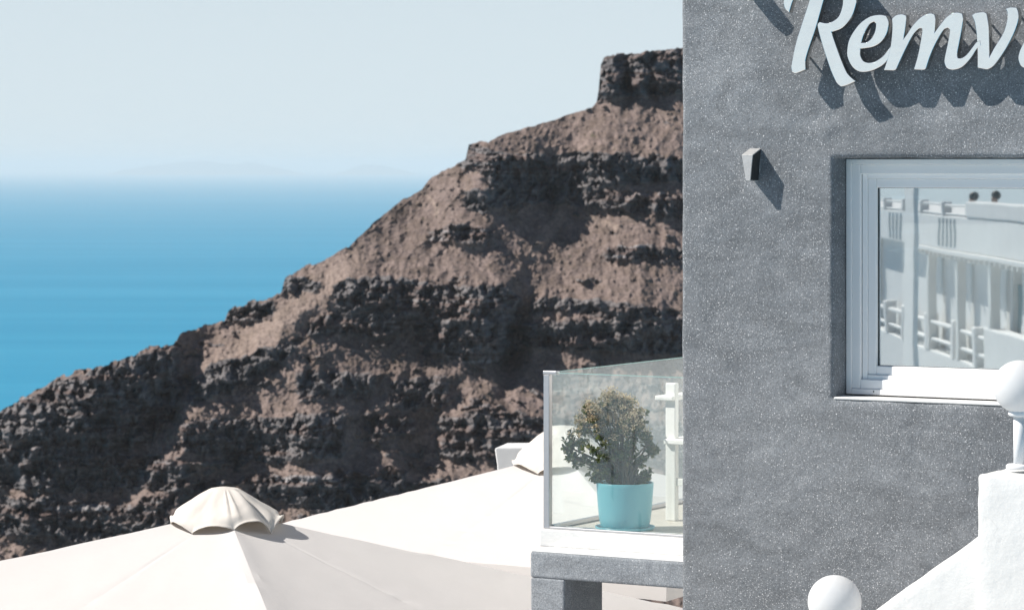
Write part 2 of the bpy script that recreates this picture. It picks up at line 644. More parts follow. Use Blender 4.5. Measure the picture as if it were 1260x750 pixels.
def build_hill():
    nx, ny = 1040, 680
    xs = np.linspace(-300, 1060, nx)
    yc = np.interp(xs, [p[0] for p in CREST], [p[1] for p in CREST])
    jag = fbm(xs * 0.11, xs * 0 + 3.3, 11, 4) * 3.0
    w1, w2, wc = worley(xs * 0.10, xs * 0 + 0.4, 4)
    jag = jag + (wc - 0.5) * 3.2
    quiet = np.interp(xs, [-300, 380, 420, 560, 590, 610, 720, 740, 1060], [1.2, 1.2, 0.6, 0.6, 0.9, 0.35, 0.35, 1.0, 1.0])
    yc = yc + jag * quiet
    t = np.linspace(0, 1, ny) ** 1.04
    YB = 930.0
    lowc = np.array([yc[max(0, i - 45):i + 46].min() for i in range(nx)])
    lowc = np.convolve(np.pad(lowc, 40, mode='edge'), np.hanning(81) / np.hanning(81).sum(), 'valid')
    lowc = np.minimum(lowc, yc) - 0.0
    lowc = np.convolve(np.pad(lowc, 25, mode='edge'), np.hanning(51) / np.hanning(51).sum(), 'valid') - 6
    Yr = np.maximum(lowc[:, None] + t[None, :] * (YB - lowc[:, None]), yc[:, None])
    yg = np.linspace(30, YB, 640)
    X = np.repeat(xs[:, None], len(yg), 1)
    Y = np.repeat(yg[None, :], nx, 0)
    # warped image coordinates
    wx = X + 9 * fbm(X * 0.028, Y * 0.028, 21, 3) + 3.0 * fbm(X * 0.11, Y * 0.11, 22, 2)
    wy = Y + 7 * fbm(X * 0.026, Y * 0.03, 31, 3) + 5.5 * fbm(X * 0.09, Y * 0.05, 32, 3)
    C = np.zeros_like(X)
    for pts, st in BANDS:
        bx = [p[0] for p in pts]
        top = np.interp(wx, bx, [p[1] for p in pts])
        bot = np.interp(wx, bx, [p[2] for p in pts])
        m = sstep(-2, 2, wy - top) * sstep(-5, 6, bot - wy)
        m = m * sstep(bx[0] - 7, bx[0] + 7, wx) * sstep(-7, 7, bx[-1] - wx)
        C = np.maximum(C, m * st)
    # rough strata everywhere the rock breaks through, more of it low on the slope
    rocky = np.interp(Y, [60, 190, 330, 430, 560, 800], [0.06, 0.12, 0.22, 0.34, 0.40, 0.46])
    rocky = rocky + 0.20 * sstep(420, 230, X) * sstep(380, 470, Y)
    # the open scree slope running down from the saddle
    line = (430 - X) * 0.80 + 325
    scree = np.exp(-((Y - line) / 26.0) ** 2) * sstep(225, 262, X) * sstep(470, 430, X)
    rocky = rocky * (1 - 0.95 * scree)
    nz = fbm(wx * 0.009, wy * 0.068, 41, 4, 0.55) + 0.34 * fbm(wx * 0.06, wy * 0.11, 45, 3)
    C2 = sstep(0.10, 0.16, nz - (0.44 - rocky * 0.62)) * (1 - 0.9 * scree)
    CB = C.copy()
    C = np.clip(np.maximum(C, C2 * 0.9), 0, 1)
    # slope -> depth, summed up from the foot of the hill
    face = 0.21 + 0.38 * (1 - CB)
    g = face * C + (1 - C) * (1.42 - 0.25 * fbm(X * 0.03, Y * 0.03, 52, 2))
    dyg = yg[1] - yg[0]
    lg = np.cumsum(g[:, ::-1], axis=1)[:, ::-1] * dyg / F

    # the broad fall of the slope is even along the hill; ledges and cliffs are local steps on it
    def blur(A, k, axis):
        ker = np.hanning(k + 2)[1:-1]
        ker /= ker.sum()
        pw = [(0, 0), (0, 0)]
        pw[axis] = (k // 2, k // 2)
        P = np.pad(A, pw, mode='edge')
        out = np.zeros_like(A)
        for q in range(k):
            out += ker[q] * (P[q:q + A.shape[0]] if axis == 0 else P[:, q:q + A.shape[1]])
        return out
    low = blur(lg, 161, 0)
    det = lg - low
    det = det - blur(det, 91, 1)
    D = 1235.0 * np.exp(low + det)
    for cx, cy, la, lb, an, amp in RELIEF:
        a = math.radians(an)
        ddx, ddy = wx - cx, wy - cy
        p = ddx * math.cos(a) + ddy * math.sin(a)
        q = -ddx * math.sin(a) + ddy * math.cos(a)
        D = D + 0.85 * amp * np.exp(-(p / la) ** 2 - (q / lb) ** 2)
    ycs = np.convolve(np.pad(yc, 60, mode='edge'), np.hanning(121) / np.hanning(121).sum(), 'valid')
    fade = sstep(-20, 20, Y - ycs[:, None]) * 0.6 + 0.4
    D = D + fade * 8 * fbm(X * 0.011, Y * 0.008, 61, 2)
    rockness = np.clip(C * 1.1 + 0.25 * rocky, 0, 1)
    D = D - fade * (2.2 + 6.0 * rockness) * fbm(X * 0.033, Y * 0.030, 62, 2, 0.5, True)
    # fluting and blocks on the rock, small stones on the scree
    D = D + (0.15 + rockness) * 4.2 * fbm(wx * 0.013, wy * 0.15, 85, 3, 0.55)
    f1, f2, cid = worley(wx * 0.085, wy * 0.085, 71)
    D = D + rockness * (6.5 * (cid - 0.5) + 5.0 * np.clip(0.25 - (f2 - f1), 0, 1))
    f1, f2, cid = worley(wx * 0.20, wy * 0.20, 72)
    D = D + rockness * (3.4 * (cid - 0.5) + 2.6 * np.clip(0.3 - (f2 - f1), 0, 1))
    D = D + rockness * 2.4 * fbm(X * 0.13, Y * 0.08, 73, 3) + (0.6 + 1.5 * rockness) * fbm(X * 0.2, Y * 0.2, 74, 3)
    D = D + (0.5 + 1.6 * rockness) * fbm(X * 0.42, Y * 0.42, 77, 2)
    f1, f2, cid = worley(X * 0.13, Y * 0.17, 75)
    stone = np.clip(0.42 - f1, 0, 1) * (cid > 0.72)
    D = D - (1 - C) * stone * (5.0 - 3 * scree)
    f1, f2, cid = worley(X * 0.28, Y * 0.34, 76)
    stone2 = np.clip(0.45 - f1, 0, 1) * (cid > 0.6)
    D = D - (1 - C) * stone2 * 1.8
    # take the rows that lie on the hill, from the crest down
    q = np.clip((Yr - yg[0]) / dyg, 0, len(yg) - 1.001)
    q0 = q.astype(int)
    qf = q - q0
    rows = np.arange(nx)[:, None]

    def pick(A):
        return A[rows, q0] * (1 - qf) + A[rows, q0 + 1] * qf
    for path, wd_ in (([(519, 236), (530, 245), (538, 256), (537, 266)], 2.2), ([(694, 258), (684, 276), (668, 292), (656, 310)], 7.0), ([(700, 262), (730, 268), (760, 280)], 3.0)):
        for (ax, ay), (bx_, by_) in zip(path[:-1], path[1:]):
            u_ = np.clip(((X - ax) * (bx_ - ax) + (Y - ay) * (by_ - ay)) / ((bx_ - ax) ** 2 + (by_ - ay) ** 2), 0, 1)
            ds = np.hypot(X - ax - u_ * (bx_ - ax), Y - ay - u_ * (by_ - ay)) + 2.5 * fbm(X * 0.15, Y * 0.15, 91, 2)
            scree = np.maximum(scree, 1.3 * sstep(wd_ * 1.5, wd_ * 0.5, ds))
    D, rockness, scree = pick(D), pick(rockness), pick(scree)
    Y = Yr
    X = np.repeat(xs[:, None], ny, 1)
    D = D * HS
    PX = (X - CX) / F * D
    PZ = (HY - Y) / F * D
    # skirt down to the sea in front, and the back slope behind the crest
    nf, nb = 12, 40
    fr = [(PX[:, -1:], D[:, -1:] - (i + 1) * 20, np.maximum(PZ[:, -1:] - (i + 1) * 17, SEA - 20)) for i in range(nf)]
    back = []
    bj = fbm(X[:, :nb] * 0.05, np.repeat(np.arange(nb)[None, :] * 0.3, nx, 0), 81, 3) * 3
    for i in range(nb, 0, -1):
        e = i * 5.0 + max(i - 12, 0) * 9.0 + 0.5
        zz = np.maximum(PZ[:, :1] - 0.75 * e + bj[:, i - 1:i] * min(i / 6, 1) - 0.8, SEA - 20)
        back.append((PX[:, :1] * (1 + e / (1500 * HS)), D[:, :1] + e, zz))
    GX = np.concatenate([b[0] for b in back] + [PX] + [f[0] for f in fr], 1)
    GY = np.concatenate([b[1] for b in back] + [D] + [f[1] for f in fr], 1)
    GZ = np.concatenate([b[2] for b in back] + [PZ] + [f[2] for f in fr], 1)
    nr = GX.shape[1]
    co = np.stack([GX, GY, GZ], -1).reshape(-1, 3).astype(np.float32)
    ii, jj = np.meshgrid(np.arange(nx - 1), np.arange(nr - 1), indexing='ij')
    a = (ii * nr + jj).ravel()
    quads = np.stack([a, a + 1, a + nr + 1, a + nr], 1).astype(np.int32)
    me = bpy.data.meshes.new('hill')
    me.vertices.add(len(co))
    me.vertices.foreach_set('co', co.ravel())
    me.loops.add(quads.size)
    me.loops.foreach_set('vertex_index', quads.ravel())
    me.polygons.add(len(quads))
    me.polygons.foreach_set('loop_start', np.arange(0, quads.size, 4, dtype=np.int32))
    me.polygons.foreach_set('loop_total', np.full(len(quads), 4, dtype=np.int32))
    me.update(calc_edges=True)
    for nm, arr, dflt in (('rock', rockness, 0.4), ('scree', scree, 0.0)):
        at = me.attributes.new(nm, 'FLOAT', 'POINT')
        full = np.full((nx, nr), dflt, np.float32)
        full[:, nb:nb + ny] = arr
        at.data.foreach_set('value', full.ravel())
    b = NB('volcanic_hillside')
    rk = b.n('ShaderNodeAttribute', attribute_name='rock').outputs['Fac']
    sc_ = b.n('ShaderNodeAttribute', attribute_name='scree').outputs['Fac']
    n_big = b.noise(0.04, 5, 0.6)
    n_mid = b.noise(0.27, 5, 0.65)
    n_fin = b.noise(1.25, 4, 0.7)
    talus = b.ramp(n_big, [(0.30, (0.178, 0.140, 0.128)), (0.52, (0.248, 0.193, 0.173)), (0.72, (0.206, 0.160, 0.148))])
    talus = b.mix(b.ramp(n_mid, [(0.42, 0.0), (0.70, 0.8)]), talus, (0.130, 0.100, 0.080))
    talus = b.mix(b.math('MULTIPLY', sc_, 0.5), talus, (0.325, 0.255, 0.215))
    strata = b.noise(1.0, 4, 0.6, b.scaled(0.026, 0.026, 0.36))
    rock = b.ramp(strata, [(0.32, (0.110, 0.103, 0.106)), (0.46, (0.215, 0.200, 0.200)), (0.58, (0.145, 0.104, 0.092)), (0.68, (0.345, 0.325, 0.325))])
    rock = b.mix(b.ramp(n_mid, [(0.38, 0.6), (0.56, 0.0)]), rock, (0.075, 0.072, 0.076))
    fac = b.ramp(b.math('ADD', rk, b.math('MULTIPLY_ADD', n_fin, 0.5, -0.25)), [(0.30, 0.0), (0.62, 1.0)])
    col = b.mix(fac, talus, rock)
    col = b.mix(1.0, col, b.ramp(n_fin, [(0.28, 0.62), (0.74, 1.40)]), 'MULTIPLY')
    shr = b.ramp(b.noise(0.66, 3, 0.6), [(0.66, 0.0), (0.71, 0.65)])
    shr = b.math('MULTIPLY', shr, b.math('SUBTRACT', 1.0, fac))
    col = b.mix(shr, col, (0.070, 0.068, 0.036))
    nr_ = b.bump(b.math('ADD', n_mid, b.math('MULTIPLY', n_fin, 0.6)), 0.7, 1.0)
    m = b.set(col, 0.95, 0, nr_, 0.1)
    me.materials.append(m)
    o = bpy.data.objects.new('hill', me)
    COL.objects.link(o)
    tag(o, kind='structure')


build_sea()
build_islands()
build_hill()

# haze: one even box of air round everything, the sky outside it
hz = NB('sea_haze')
hz.t.nodes.remove(hz.b)
pv = hz.n('ShaderNodeVolumePrincipled')
pv.inputs['Color'].default_value = (1.0, 1.0, 0.985, 1)
pv.inputs['Density'].default_value = 2.8e-5
hz.l(pv.outputs[0], hz.out.inputs['Volume'])
hobj = obj('haze', box(-270000, 270000, -3500, 310000, SEA - 26, 175), hz.m)
tag(hobj, kind='stuff')

# ------------------------------------------------------------------ ground near by
TERR = -4.9
o = obj('terrace', box(-14, 8, 9.5, 34, TERR - 0.4, TERR), M['paving'], bevel=0.02)
tag(o, kind='structure')
o = obj('lower_slope', ([(-60, 6, -20), (60, 6, -20), (60, 36, -20), (-60, 36, -20), (-90, 6, SEA - 10), (90, 6, SEA - 10), (120, 330, SEA - 10), (-120, 330, SEA - 10)],
                        [(0, 1, 2, 3), (4, 5, 1, 0), (5, 6, 2, 1), (6, 7, 3, 2), (7, 4, 0, 3), (4, 7, 6, 5)]), M['paving'])
tag(o, kind='structure')
o = obj('terrace_footing', box(-13.8, 7.8, 9.7, 33.8, -21, TERR - 0.4), M['white_far'])
tag(o, kind='structure')


# ------------------------------------------------------------------ gray building
def plaster_panel(s0, s1, z0, z1, d_front, depth, hole=None, step=0.03, r=0.022, amp=0.004, wob=0.005, seed=1):
    """front sheet with rounded, slightly wavy edges and an optional hole; sides run back by depth"""
    def lines(a, b, cuts):
        pts = set()
        edges = [a, b] + list(cuts)
        for v in np.arange(a, b, step):
            if all(abs(v - e) > step * 0.9 for e in edges):
                pts.add(round(float(v), 5))
        for e in edges:
            for k in (0, 0.35, 1.0):
                for sgn in (-1, 1):
                    q = e + sgn * k * r
                    if a - 1e-9 <= q <= b + 1e-9:
                        pts.add(round(float(q), 5))
        return np.array(sorted(pts))
    S = lines(s0, s1, [hole[0], hole[1]] if hole else [])
    Z = lines(z0, z1, [hole[2], hole[3]] if hole else [])
    ns, nz = len(S), len(Z)
    SS, ZZ = np.meshgrid(S, Z, indexing='ij')

    def drop(dist):
        q = np.clip(1 - dist / r, 0, 1)
        return r * (1 - np.sqrt(np.clip(1 - q * q, 0, 1)))
    de = np.minimum(np.minimum(SS - s0, s1 - SS), np.minimum(ZZ - z0, z1 - ZZ))
    mask = np.ones((ns - 1, nz - 1), bool)
    if hole:
        h0, h1, g0, g1 = hole
        dx = np.maximum(np.maximum(h0 - SS, SS - h1), 0)
        dz = np.maximum(np.maximum(g0 - ZZ, ZZ - g1), 0)
        de = np.minimum(de, np.sqrt(dx * dx + dz * dz))
        sc, zc = (S[:-1] + S[1:]) / 2, (Z[:-1] + Z[1:]) / 2
        mask = ~((sc[:, None] > h0) & (sc[:, None] < h1) & (zc[None, :] > g0) & (zc[None, :] < g1))
    trowel = 0.010 * np.exp(-((ZZ - 0.20 - 0.25 * (SS - 0.85)) / 0.025) ** 2) * np.exp(-((SS - 0.86) / 0.11) ** 2) if hole else 0
    DD = d_front - drop(de) + trowel + 1.7 * amp * fbm(SS * 3.1, ZZ * 3.1, seed, 4) + amp * 0.5 * fbm(SS * 14, ZZ * 14, seed + 3, 2)
    near = np.clip(1 - de / 0.05, 0, 1)
    S2 = SS + near * wob * (fbm(ZZ * 6, SS * 2, seed + 5, 3) + 1.2 * fbm(ZZ * 1.7, SS * 0.5, seed + 8, 2))
    Z2 = ZZ + near * wob * fbm(SS * 6, ZZ * 2, seed + 6, 3)
    V = [wf(S2[i, j], DD[i, j], Z2[i, j]) for i in range(ns) for j in range(nz)]
    Fc, cnt = [], {}
    for i in range(ns - 1):
        for j in range(nz - 1):
            if mask[i, j]:
                q = (i * nz + j, (i + 1) * nz + j, (i + 1) * nz + j + 1, i * nz + j + 1)
                Fc.append(q)
                for k in range(4):
                    e = (q[k], q[(k + 1) % 4])
                    cnt[tuple(sorted(e))] = cnt.get(tuple(sorted(e)), 0) + 1
    bedges = [e for e, c in cnt.items() if c == 1]
    back = {}
    for e in bedges:
        for v in e:
            if v not in back:
                ch = [v]
                p = V[v]
                d0 = (p - O_).dot(N)
                for t in (0.25, 0.6, 1.0):
                    V.append(p + N * ((d_front - depth - d0) * t))
                    ch.append(len(V) - 1)
                back[v] = ch
    for a, b in bedges:
        A, B = back[a], back[b]
        for k in range(3):
            Fc.append((A[k], B[k], B[k + 1], A[k + 1]))
    return V, Fc


bld = thing('grey_building', 'dark grey speckled plaster building carrying the sign and a white framed window', 'building', wf(0, 0, TERR))
S_END, Z_TOP = 6.2, 3.1
hs0, _ = sz(1025.5, 205, 0)
_, hz0 = sz(1027, 489.5, 0)
_, hz1 = sz(1030, 194.5, 0)
hs1 = hs0 + 1.75
wall = obj('front_wall', plaster_panel(0, S_END, TERR, Z_TOP, 0, 0.34, (hs0, hs1, hz0, hz1)), M['gray'], bld, smooth=True, recalc=True)
obj('side_wall', join(fbox(wf, 0.012, 0.3, -7.0, -0.35, TERR, -0.5), fbox(wf, 0.012, 0.3, -7.0, -0.35, 0.35, Z_TOP - 0.02),
                      fbox(wf, 0.012, 0.3, -2.0, -0.35, -0.499, 0.349), fbox(wf, 0.012, 0.3, -7.0, -3.1, -0.499, 0.349)), M['white'], bld)
obj('shutter', join(*[fbox(wf, 0.06, 0.10, -3.1, -2.0, -0.49 + k * 0.105, -0.40 + k * 0.105) for k in range(8)]), M['grey_shutter'], bld)
obj('rear_wall', join(fbox(wf, 0.31, S_END, -7.0, -6.7, TERR, Z_TOP - 0.03)), M['white'], bld)
obj('end_wall', fbox(wf, S_END - 0.3, S_END - 0.01, -6.69, -0.35, TERR, Z_TOP - 0.03), M['white'], bld)
obj('roof', fbox(wf, 0.31, S_END - 0.31, -6.69, -0.35, Z_TOP - 0.25, Z_TOP - 0.03), M['white'], bld)
obj('floor', fbox(wf, 0.31, S_END - 0.31, -6.69, -0.35, -2.1, -2.0), M['dark'], bld)


# window: stepped white frame, sash, pane
def ring(s0, s1, z0, z1, wd, d0, d1):
    return join(fbox(wf, s0, s0 + wd, d1, d0, z0, z1), fbox(wf, s1 - wd, s1, d1, d0, z0, z1),
                fbox(wf, s0 + wd, s1 - wd, d1, d0, z0, z0 + wd), fbox(wf, s0 + wd, s1 - wd, d1, d0, z1 - wd, z1))


a0, a1, b0, b1 = hs0 + 0.002, hs1 - 0.002, hz0 + 0.012, hz1 - 0.004
win = obj('window', join(ring(a0, a1, b0, b1, 0.030, -0.150, -0.30), ring(a0 + 0.03, a1 - 0.03, b0 + 0.03, b1 - 0.03, 0.048, -0.158, -0.30)),
          M['upvc'], bld, bevel=0.004)
sash_in = 0.080
obj('sash', join(ring(a0 + sash_in, a1 - sash_in, b0 + sash_in - 0.006, b1 - sash_in + 0.006, 0.028, -0.176, -0.26),
                 ring(a0 + sash_in + 0.028, a1 - sash_in - 0.028, b0 + sash_in + 0.022, b1 - sash_in - 0.022, 0.046, -0.186, -0.26)),
    M['upvc'], win, bevel=0.005)
g_in = sash_in + 0.060
obj('pane', fbox(wf, a0 + g_in, a1 - g_in, -0.224, -0.216, b0 + g_in, b1 - g_in), M['pane'], win)
obj('gasket', ring(a0 + g_in + 0.013, a1 - g_in - 0.013, b0 + g_in + 0.006, b1 - g_in - 0.006, 0.004, -0.209, -0.2155), M['dark'], win)
obj('sill', fbox(wf, hs0 + 0.0, hs1, -0.149, 0.001, hz0 - 0.006, hz0 + 0.006), M['white'], win, bevel=0.006)
vh = sz(1075, 485, -0.15)
obj('drain_hole', tube(wf(vh[0], -0.149, b0 + 0.018), wf(vh[0], -0.156, b0 + 0.018), 0.004), M['dark'], win)

# ------------------------------------------------------------------ sign letters
LET_D = 0.115
LETTERS = {
    'R': ([[(973.6, 82.1), (974.7, 88.6), (979, 90.4), (991.2, 85.5), (991, 74.8), (994.5, 61.6), (1004, 33.7), (1013.5, 0), (1018, -13), (1027, -19), (1034.5, -13), (1037, 0),
            (1036.2, 8.8), (1031.8, 20.5), (1024.5, 26.4), (1017.2, 28.6), (1008.4, 27.1), (1005.7, 31), (1010.6, 51.3), (1021.6, 85), (1028.9, 101.2), (1034.8, 106.7),
            (1042.1, 104.8), (1053.1, 99.7), (1049.4, 97.1), (1042.1, 89.4), (1033.3, 68.9), (1023, 39.6), (1036.2, 34.5), (1048, 20.5), (1053.1, 5.9), (1053.5, 0),
            (1051, -18), (1043, -33), (1028, -41), (1005, -39), (985, -29), (970, -13), (964.4, 0), (964.4, 5.9), (966.6, 11.7), (971, 15.7), (972.5, 10.3), (976, 0),
            (984, -13), (992, -19), (998, -15), (996, 0), (985.7, 32.3), (979, 54.3)]], 0.0),
    'e': ([[(1042.2, 61.6), (1044, 50.8), (1049.4, 40), (1059, 28), (1071, 20.2), (1083, 18.2), (1090.2, 19.6), (1093.2, 26.8), (1091.4, 40), (1084.2, 51.4), (1074.6, 57.4),
            (1065, 59.4), (1058.4, 60.1), (1058.4, 67.6), (1062, 74.8), (1068.6, 77.2), (1077, 75.4), (1086.6, 68.8), (1095, 58), (1100, 54), (1100, 60), (1096, 68), (1089.6, 76.6),
            (1083, 82), (1071, 87.4), (1059, 88.6), (1050.6, 84.4), (1044.6, 76), (1042.2, 67.6)],
           [(1059.6, 52.6), (1063.2, 41.2), (1069.8, 29.8), (1075.2, 26.8), (1077.6, 29.8), (1076.4, 38.8), (1072.2, 47.2), (1066.2, 52)]], -0.0015),
    'm': ([[(1097.4, 23.2), (1102.2, 19), (1109.4, 17.4), (1114.8, 19), (1115.1, 23.2), (1113.6, 36.4), (1111.8, 47.8), (1116.6, 41.2), (1123.8, 30.4), (1134.6, 20.2), (1144.7, 16.3),
            (1150, 18), (1151, 24), (1150, 40), (1156.7, 30.7), (1166, 20), (1176.7, 15.3), (1184, 16.7), (1185, 24), (1182.7, 40), (1179.3, 57.3), (1177.7, 66.7), (1178.7, 71.5),
            (1183.3, 71.5), (1190, 66.7), (1201.3, 52), (1206, 50), (1207, 56), (1202, 60), (1194, 72), (1183.3, 82.7), (1172.7, 86), (1165.3, 84), (1162, 77.3), (1162.7, 69.3),
            (1166.7, 50.7), (1168.7, 37.3), (1166, 34.4), (1161.3, 36.7), (1155.3, 46), (1148.7, 58.7), (1143.3, 72), (1139.3, 84), (1136.7, 86), (1124.4, 85.6), (1129.8, 66.4),
            (1134.6, 40), (1134.6, 35.4), (1131, 35.2), (1123.8, 42.4), (1114.2, 60.4), (1105.8, 78.4), (1102.2, 85.6), (1098.6, 86.8), (1087.4, 86.4), (1091.4, 74.8), (1095.6, 58),
            (1097.4, 43.6), (1098, 31.6)]], 0.0),
    'v': ([[(1195.6, 18.7), (1200.7, 16), (1210, 14.7), (1214, 16.7), (1216, 29.3), (1216.7, 44), (1217.3, 70), (1223.3, 58.7), (1234, 41.3), (1238.7, 26.7), (1239.3, 16), (1237.3, 10.7),
            (1243.3, 9), (1250.7, 9.3), (1252.7, 14.7), (1252.7, 25.3), (1247.3, 41.3), (1236.7, 61.3), (1223.3, 80), (1215.3, 85.3), (1208.7, 84.7), (1202.7, 83.3), (1202.7, 69.3),
            (1202, 48), (1199.3, 28)]], -0.0015),
    'i': ([[(1262, 22), (1270, 15), (1279, 14), (1281, 22), (1278, 44), (1272, 64), (1273, 70), (1281, 67), (1284, 71), (1277, 81), (1266, 84.5), (1257, 82), (1253, 73), (1254.7, 62.7), (1260, 51), (1264, 34)]], 0.0),
}


def smooth_loop(pts, k=4):
    """centripetal-ish Catmull-Rom through a closed outline; sharp corners kept"""
    P = [Vector(p) for p in pts]
    n = len(P)
    out = []
    sharp = []
    for i in range(n):
        a, b = (P[i] - P[i - 1]), (P[(i + 1) % n] - P[i])
        sharp.append(a.angle(b, 0) > R(52))
    for i in range(n):
        p0, p1, p2, p3 = P[i - 1], P[i], P[(i + 1) % n], P[(i + 2) % n]
        t1 = Vector((0, 0)) if sharp[i] else (p2 - p0) * 0.5
        t2 = Vector((0, 0)) if sharp[(i + 1) % n] else (p3 - p1) * 0.5
        L = (p2 - p1).length
        for t in (t1, t2):
            if t.length > L:
                t *= L / t.length
        if sharp[i]:
            t1 = (p2 - p1) * 0.6
        if sharp[(i + 1) % n]:
            t2 = (p2 - p1) * 0.6
        for j in range(k):
            t = j / k
            out.append((2 * t ** 3 - 3 * t ** 2 + 1) * p1 + (t ** 3 - 2 * t ** 2 + t) * t1 + (-2 * t ** 3 + 3 * t ** 2) * p2 + (t ** 3 - t ** 2) * t2)
    return out


def letter(name, loops, dz, parent):
    cu = bpy.data.curves.new(name, 'CURVE')
    cu.dimensions = '2D'
    cu.fill_mode = 'BOTH'
    cu.extrude = 0.020
    cu.bevel_depth = 0.0022
    cu.bevel_resolution = 1
    cu.offset = -0.0022
    for lp in loops:
        pts = smooth_loop(lp)
        sp = cu.splines.new('POLY')
        sp.points.add(len(pts) - 1)
        for q, p in zip(sp.points, pts):
            s, z = sz(p.x, p.y, LET_D)
            q.co = (s, z, 0, 1)
        sp.use_cyclic_u = True
    tmp = bpy.data.objects.new(name, cu)
    COL.objects.link(tmp)
    dg = bpy.context.evaluated_depsgraph_get()
    me = bpy.data.meshes.new_from_object(tmp.evaluated_get(dg))
    bpy.data.objects.remove(tmp)
    me.materials.clear()
    me.materials.append(M['chrome'])
    me.materials.append(M['steel_edge'])
    fr = Matrix((( U.x, 0, N.x), (U.y, 0, N.y), (0, 1, 0))).to_4x4()
    off = OFF[parent.name]
    base = O_ + N * (LET_D - 0.022 + dz) - off
    for p in me.polygons:
        p.material_index = 0 if abs(p.normal.z) > 0.5 else 1
    me.transform(Matrix.Translation(base) @ fr)
    o = bpy.data.objects.new(name, me)
    COL.objects.link(o)
    o.parent = parent
    return o


sgn = thing('shop_sign', 'raised mirror polished script lettering reading Remvi on the grey wall', 'sign', wf(*[sz(1000, 60, 0)[0], 0, sz(1000, 60, 0)[1]]))
for ch, (loops, dz) in LETTERS.items():
    letter('letter', loops, dz, sgn)
# the flourish that leads into the capital, above the picture's edge
letter('flourish', [[(928, -2), (921, 1), (906, -12), (890, -32), (874, -58), (866, -92), (878, -98), (890, -70), (905, -44), (922, -22), (931, -10)]], 0.0, sgn)
for x, y in ((985, 70), (1003, 15), (1040, 95), (1046, 15), (1050, 60), (1080, 80), (1100, 70), (1107, 30), (1140, 30), (1170, 75), (1178, 25), (1210, 30), (1210, 75), (1246, 20), (1268, 60), (905, -28)):
    s, z = sz(x, y, LET_D)
    obj('mounting_stud', tube(wf(s, -0.02, z), wf(s, LET_D - 0.043, z), 0.006), M['steel_edge'], sgn)

# ------------------------------------------------------------------ wall light (wedge shaped shade, right side darkened by a panel)
fs, fz = sz(938.5, 182.5, 0)
wl = thing('wall_light', 'small silver wedge shaped light fixture on the grey wall', 'wall light', wf(fs, 0, fz))
wd = 0.064
dd = 0.098


def fxf(s, d, z):
    return wf(fs - 0.074 + s, d, fz + z)


ta, tb = 0.024, 0.048
V = [fxf(0, 0.001, 0), fxf(wd, 0.001, 0), fxf(wd, dd, -0.034), fxf(0, dd, -0.034),
     fxf(ta, 0.001, -0.172), fxf(tb, 0.001, -0.172), fxf(tb, dd * 0.97, -0.168), fxf(ta, dd * 0.97, -0.168)]
obj('lamp_shade', (V, [(0, 1, 2, 3), (3, 2, 6, 7), (1, 5, 6, 2), (0, 3, 7, 4), (0, 4, 5, 1), (4, 7, 6, 5)]), M['fixture'], wl, bevel=0.002)
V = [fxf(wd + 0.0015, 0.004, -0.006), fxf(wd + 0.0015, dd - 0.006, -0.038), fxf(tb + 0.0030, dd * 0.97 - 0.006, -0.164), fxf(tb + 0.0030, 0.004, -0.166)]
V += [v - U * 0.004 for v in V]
obj('dark_side_panel', (V, [(0, 1, 2, 3), (7, 6, 5, 4), (0, 4, 5, 1), (1, 5, 6, 2), (2, 6, 7, 3), (3, 7, 4, 0)]), M['dark'], wl)  # dark panel added to deepen the shading of the right side
obj('mounting_plate', fbox(lambda a, b, c: fxf(a, b, c), 0.0, wd - 0.004, -0.01, 0.004, -0.12, -0.004), M['gray_smooth'], wl, bevel=0.003)

# ------------------------------------------------------------------ balcony: parapet frame, coping, glass, floor
PF = -0.12                       # parapet front plane
ps0, pz = sz(652, 678, PF)
leg1, _ = sz(694, 713, PF)
_, pb = sz(694, 713, PF)
par = thing('balcony_parapet', 'grey plaster parapet with a leg under the glass railing beside the building', 'parapet', wf(ps0, PF, TERR))
PD = 0.44
SE = -0.004
obj('beam', fbox(wf, ps0, SE, PF - PD, PF, pb, pz), M['gray_smooth'], par, bevel=0.014, seg=3)
obj('leg', fbox(wf, ps0 + 0.002, leg1, PF - PD + 0.002, PF - 0.002, TERR, pb + 0.002), M['gray_smooth'], par, bevel=0.012, seg=3)
obj('ledge_paint', fbox(wf, ps0 + 0.004, SE, PF - PD + 0.01, PF - 0.008, pz - 0.001, pz + 0.006), M['white'], par, bevel=0.004)
GD = PF - 0.25                   # front glass plane
ks0 = sz(664, 672, PF - 0.20)[0]
base_top = sz(676, 651.5, PF - 0.20)[1]
obj('kerb', fbox(wf, ks0, SE, PF - PD + 0.03, PF - 0.20, pz + 0.005, base_top), M['white'], par, bevel=0.006)
bfl = obj('balcony_floor', join(*[fbox(wf, ks0 + 0.0, SE, PF - PD - 0.121 * k - 0.118, PF - PD - 0.121 * k, base_top - 0.12, base_top - 0.006) for k in range(14)]),
          M['wood_floor'], bevel=0.003)
tag(bfl, kind='structure')
obj('side_beam', fbox(wf, ps0, ps0 + 0.28, -2.3, PF - PD - 0.002, pb - 0.05, base_top - 0.122), M['gray_smooth'], par, bevel=0.01)

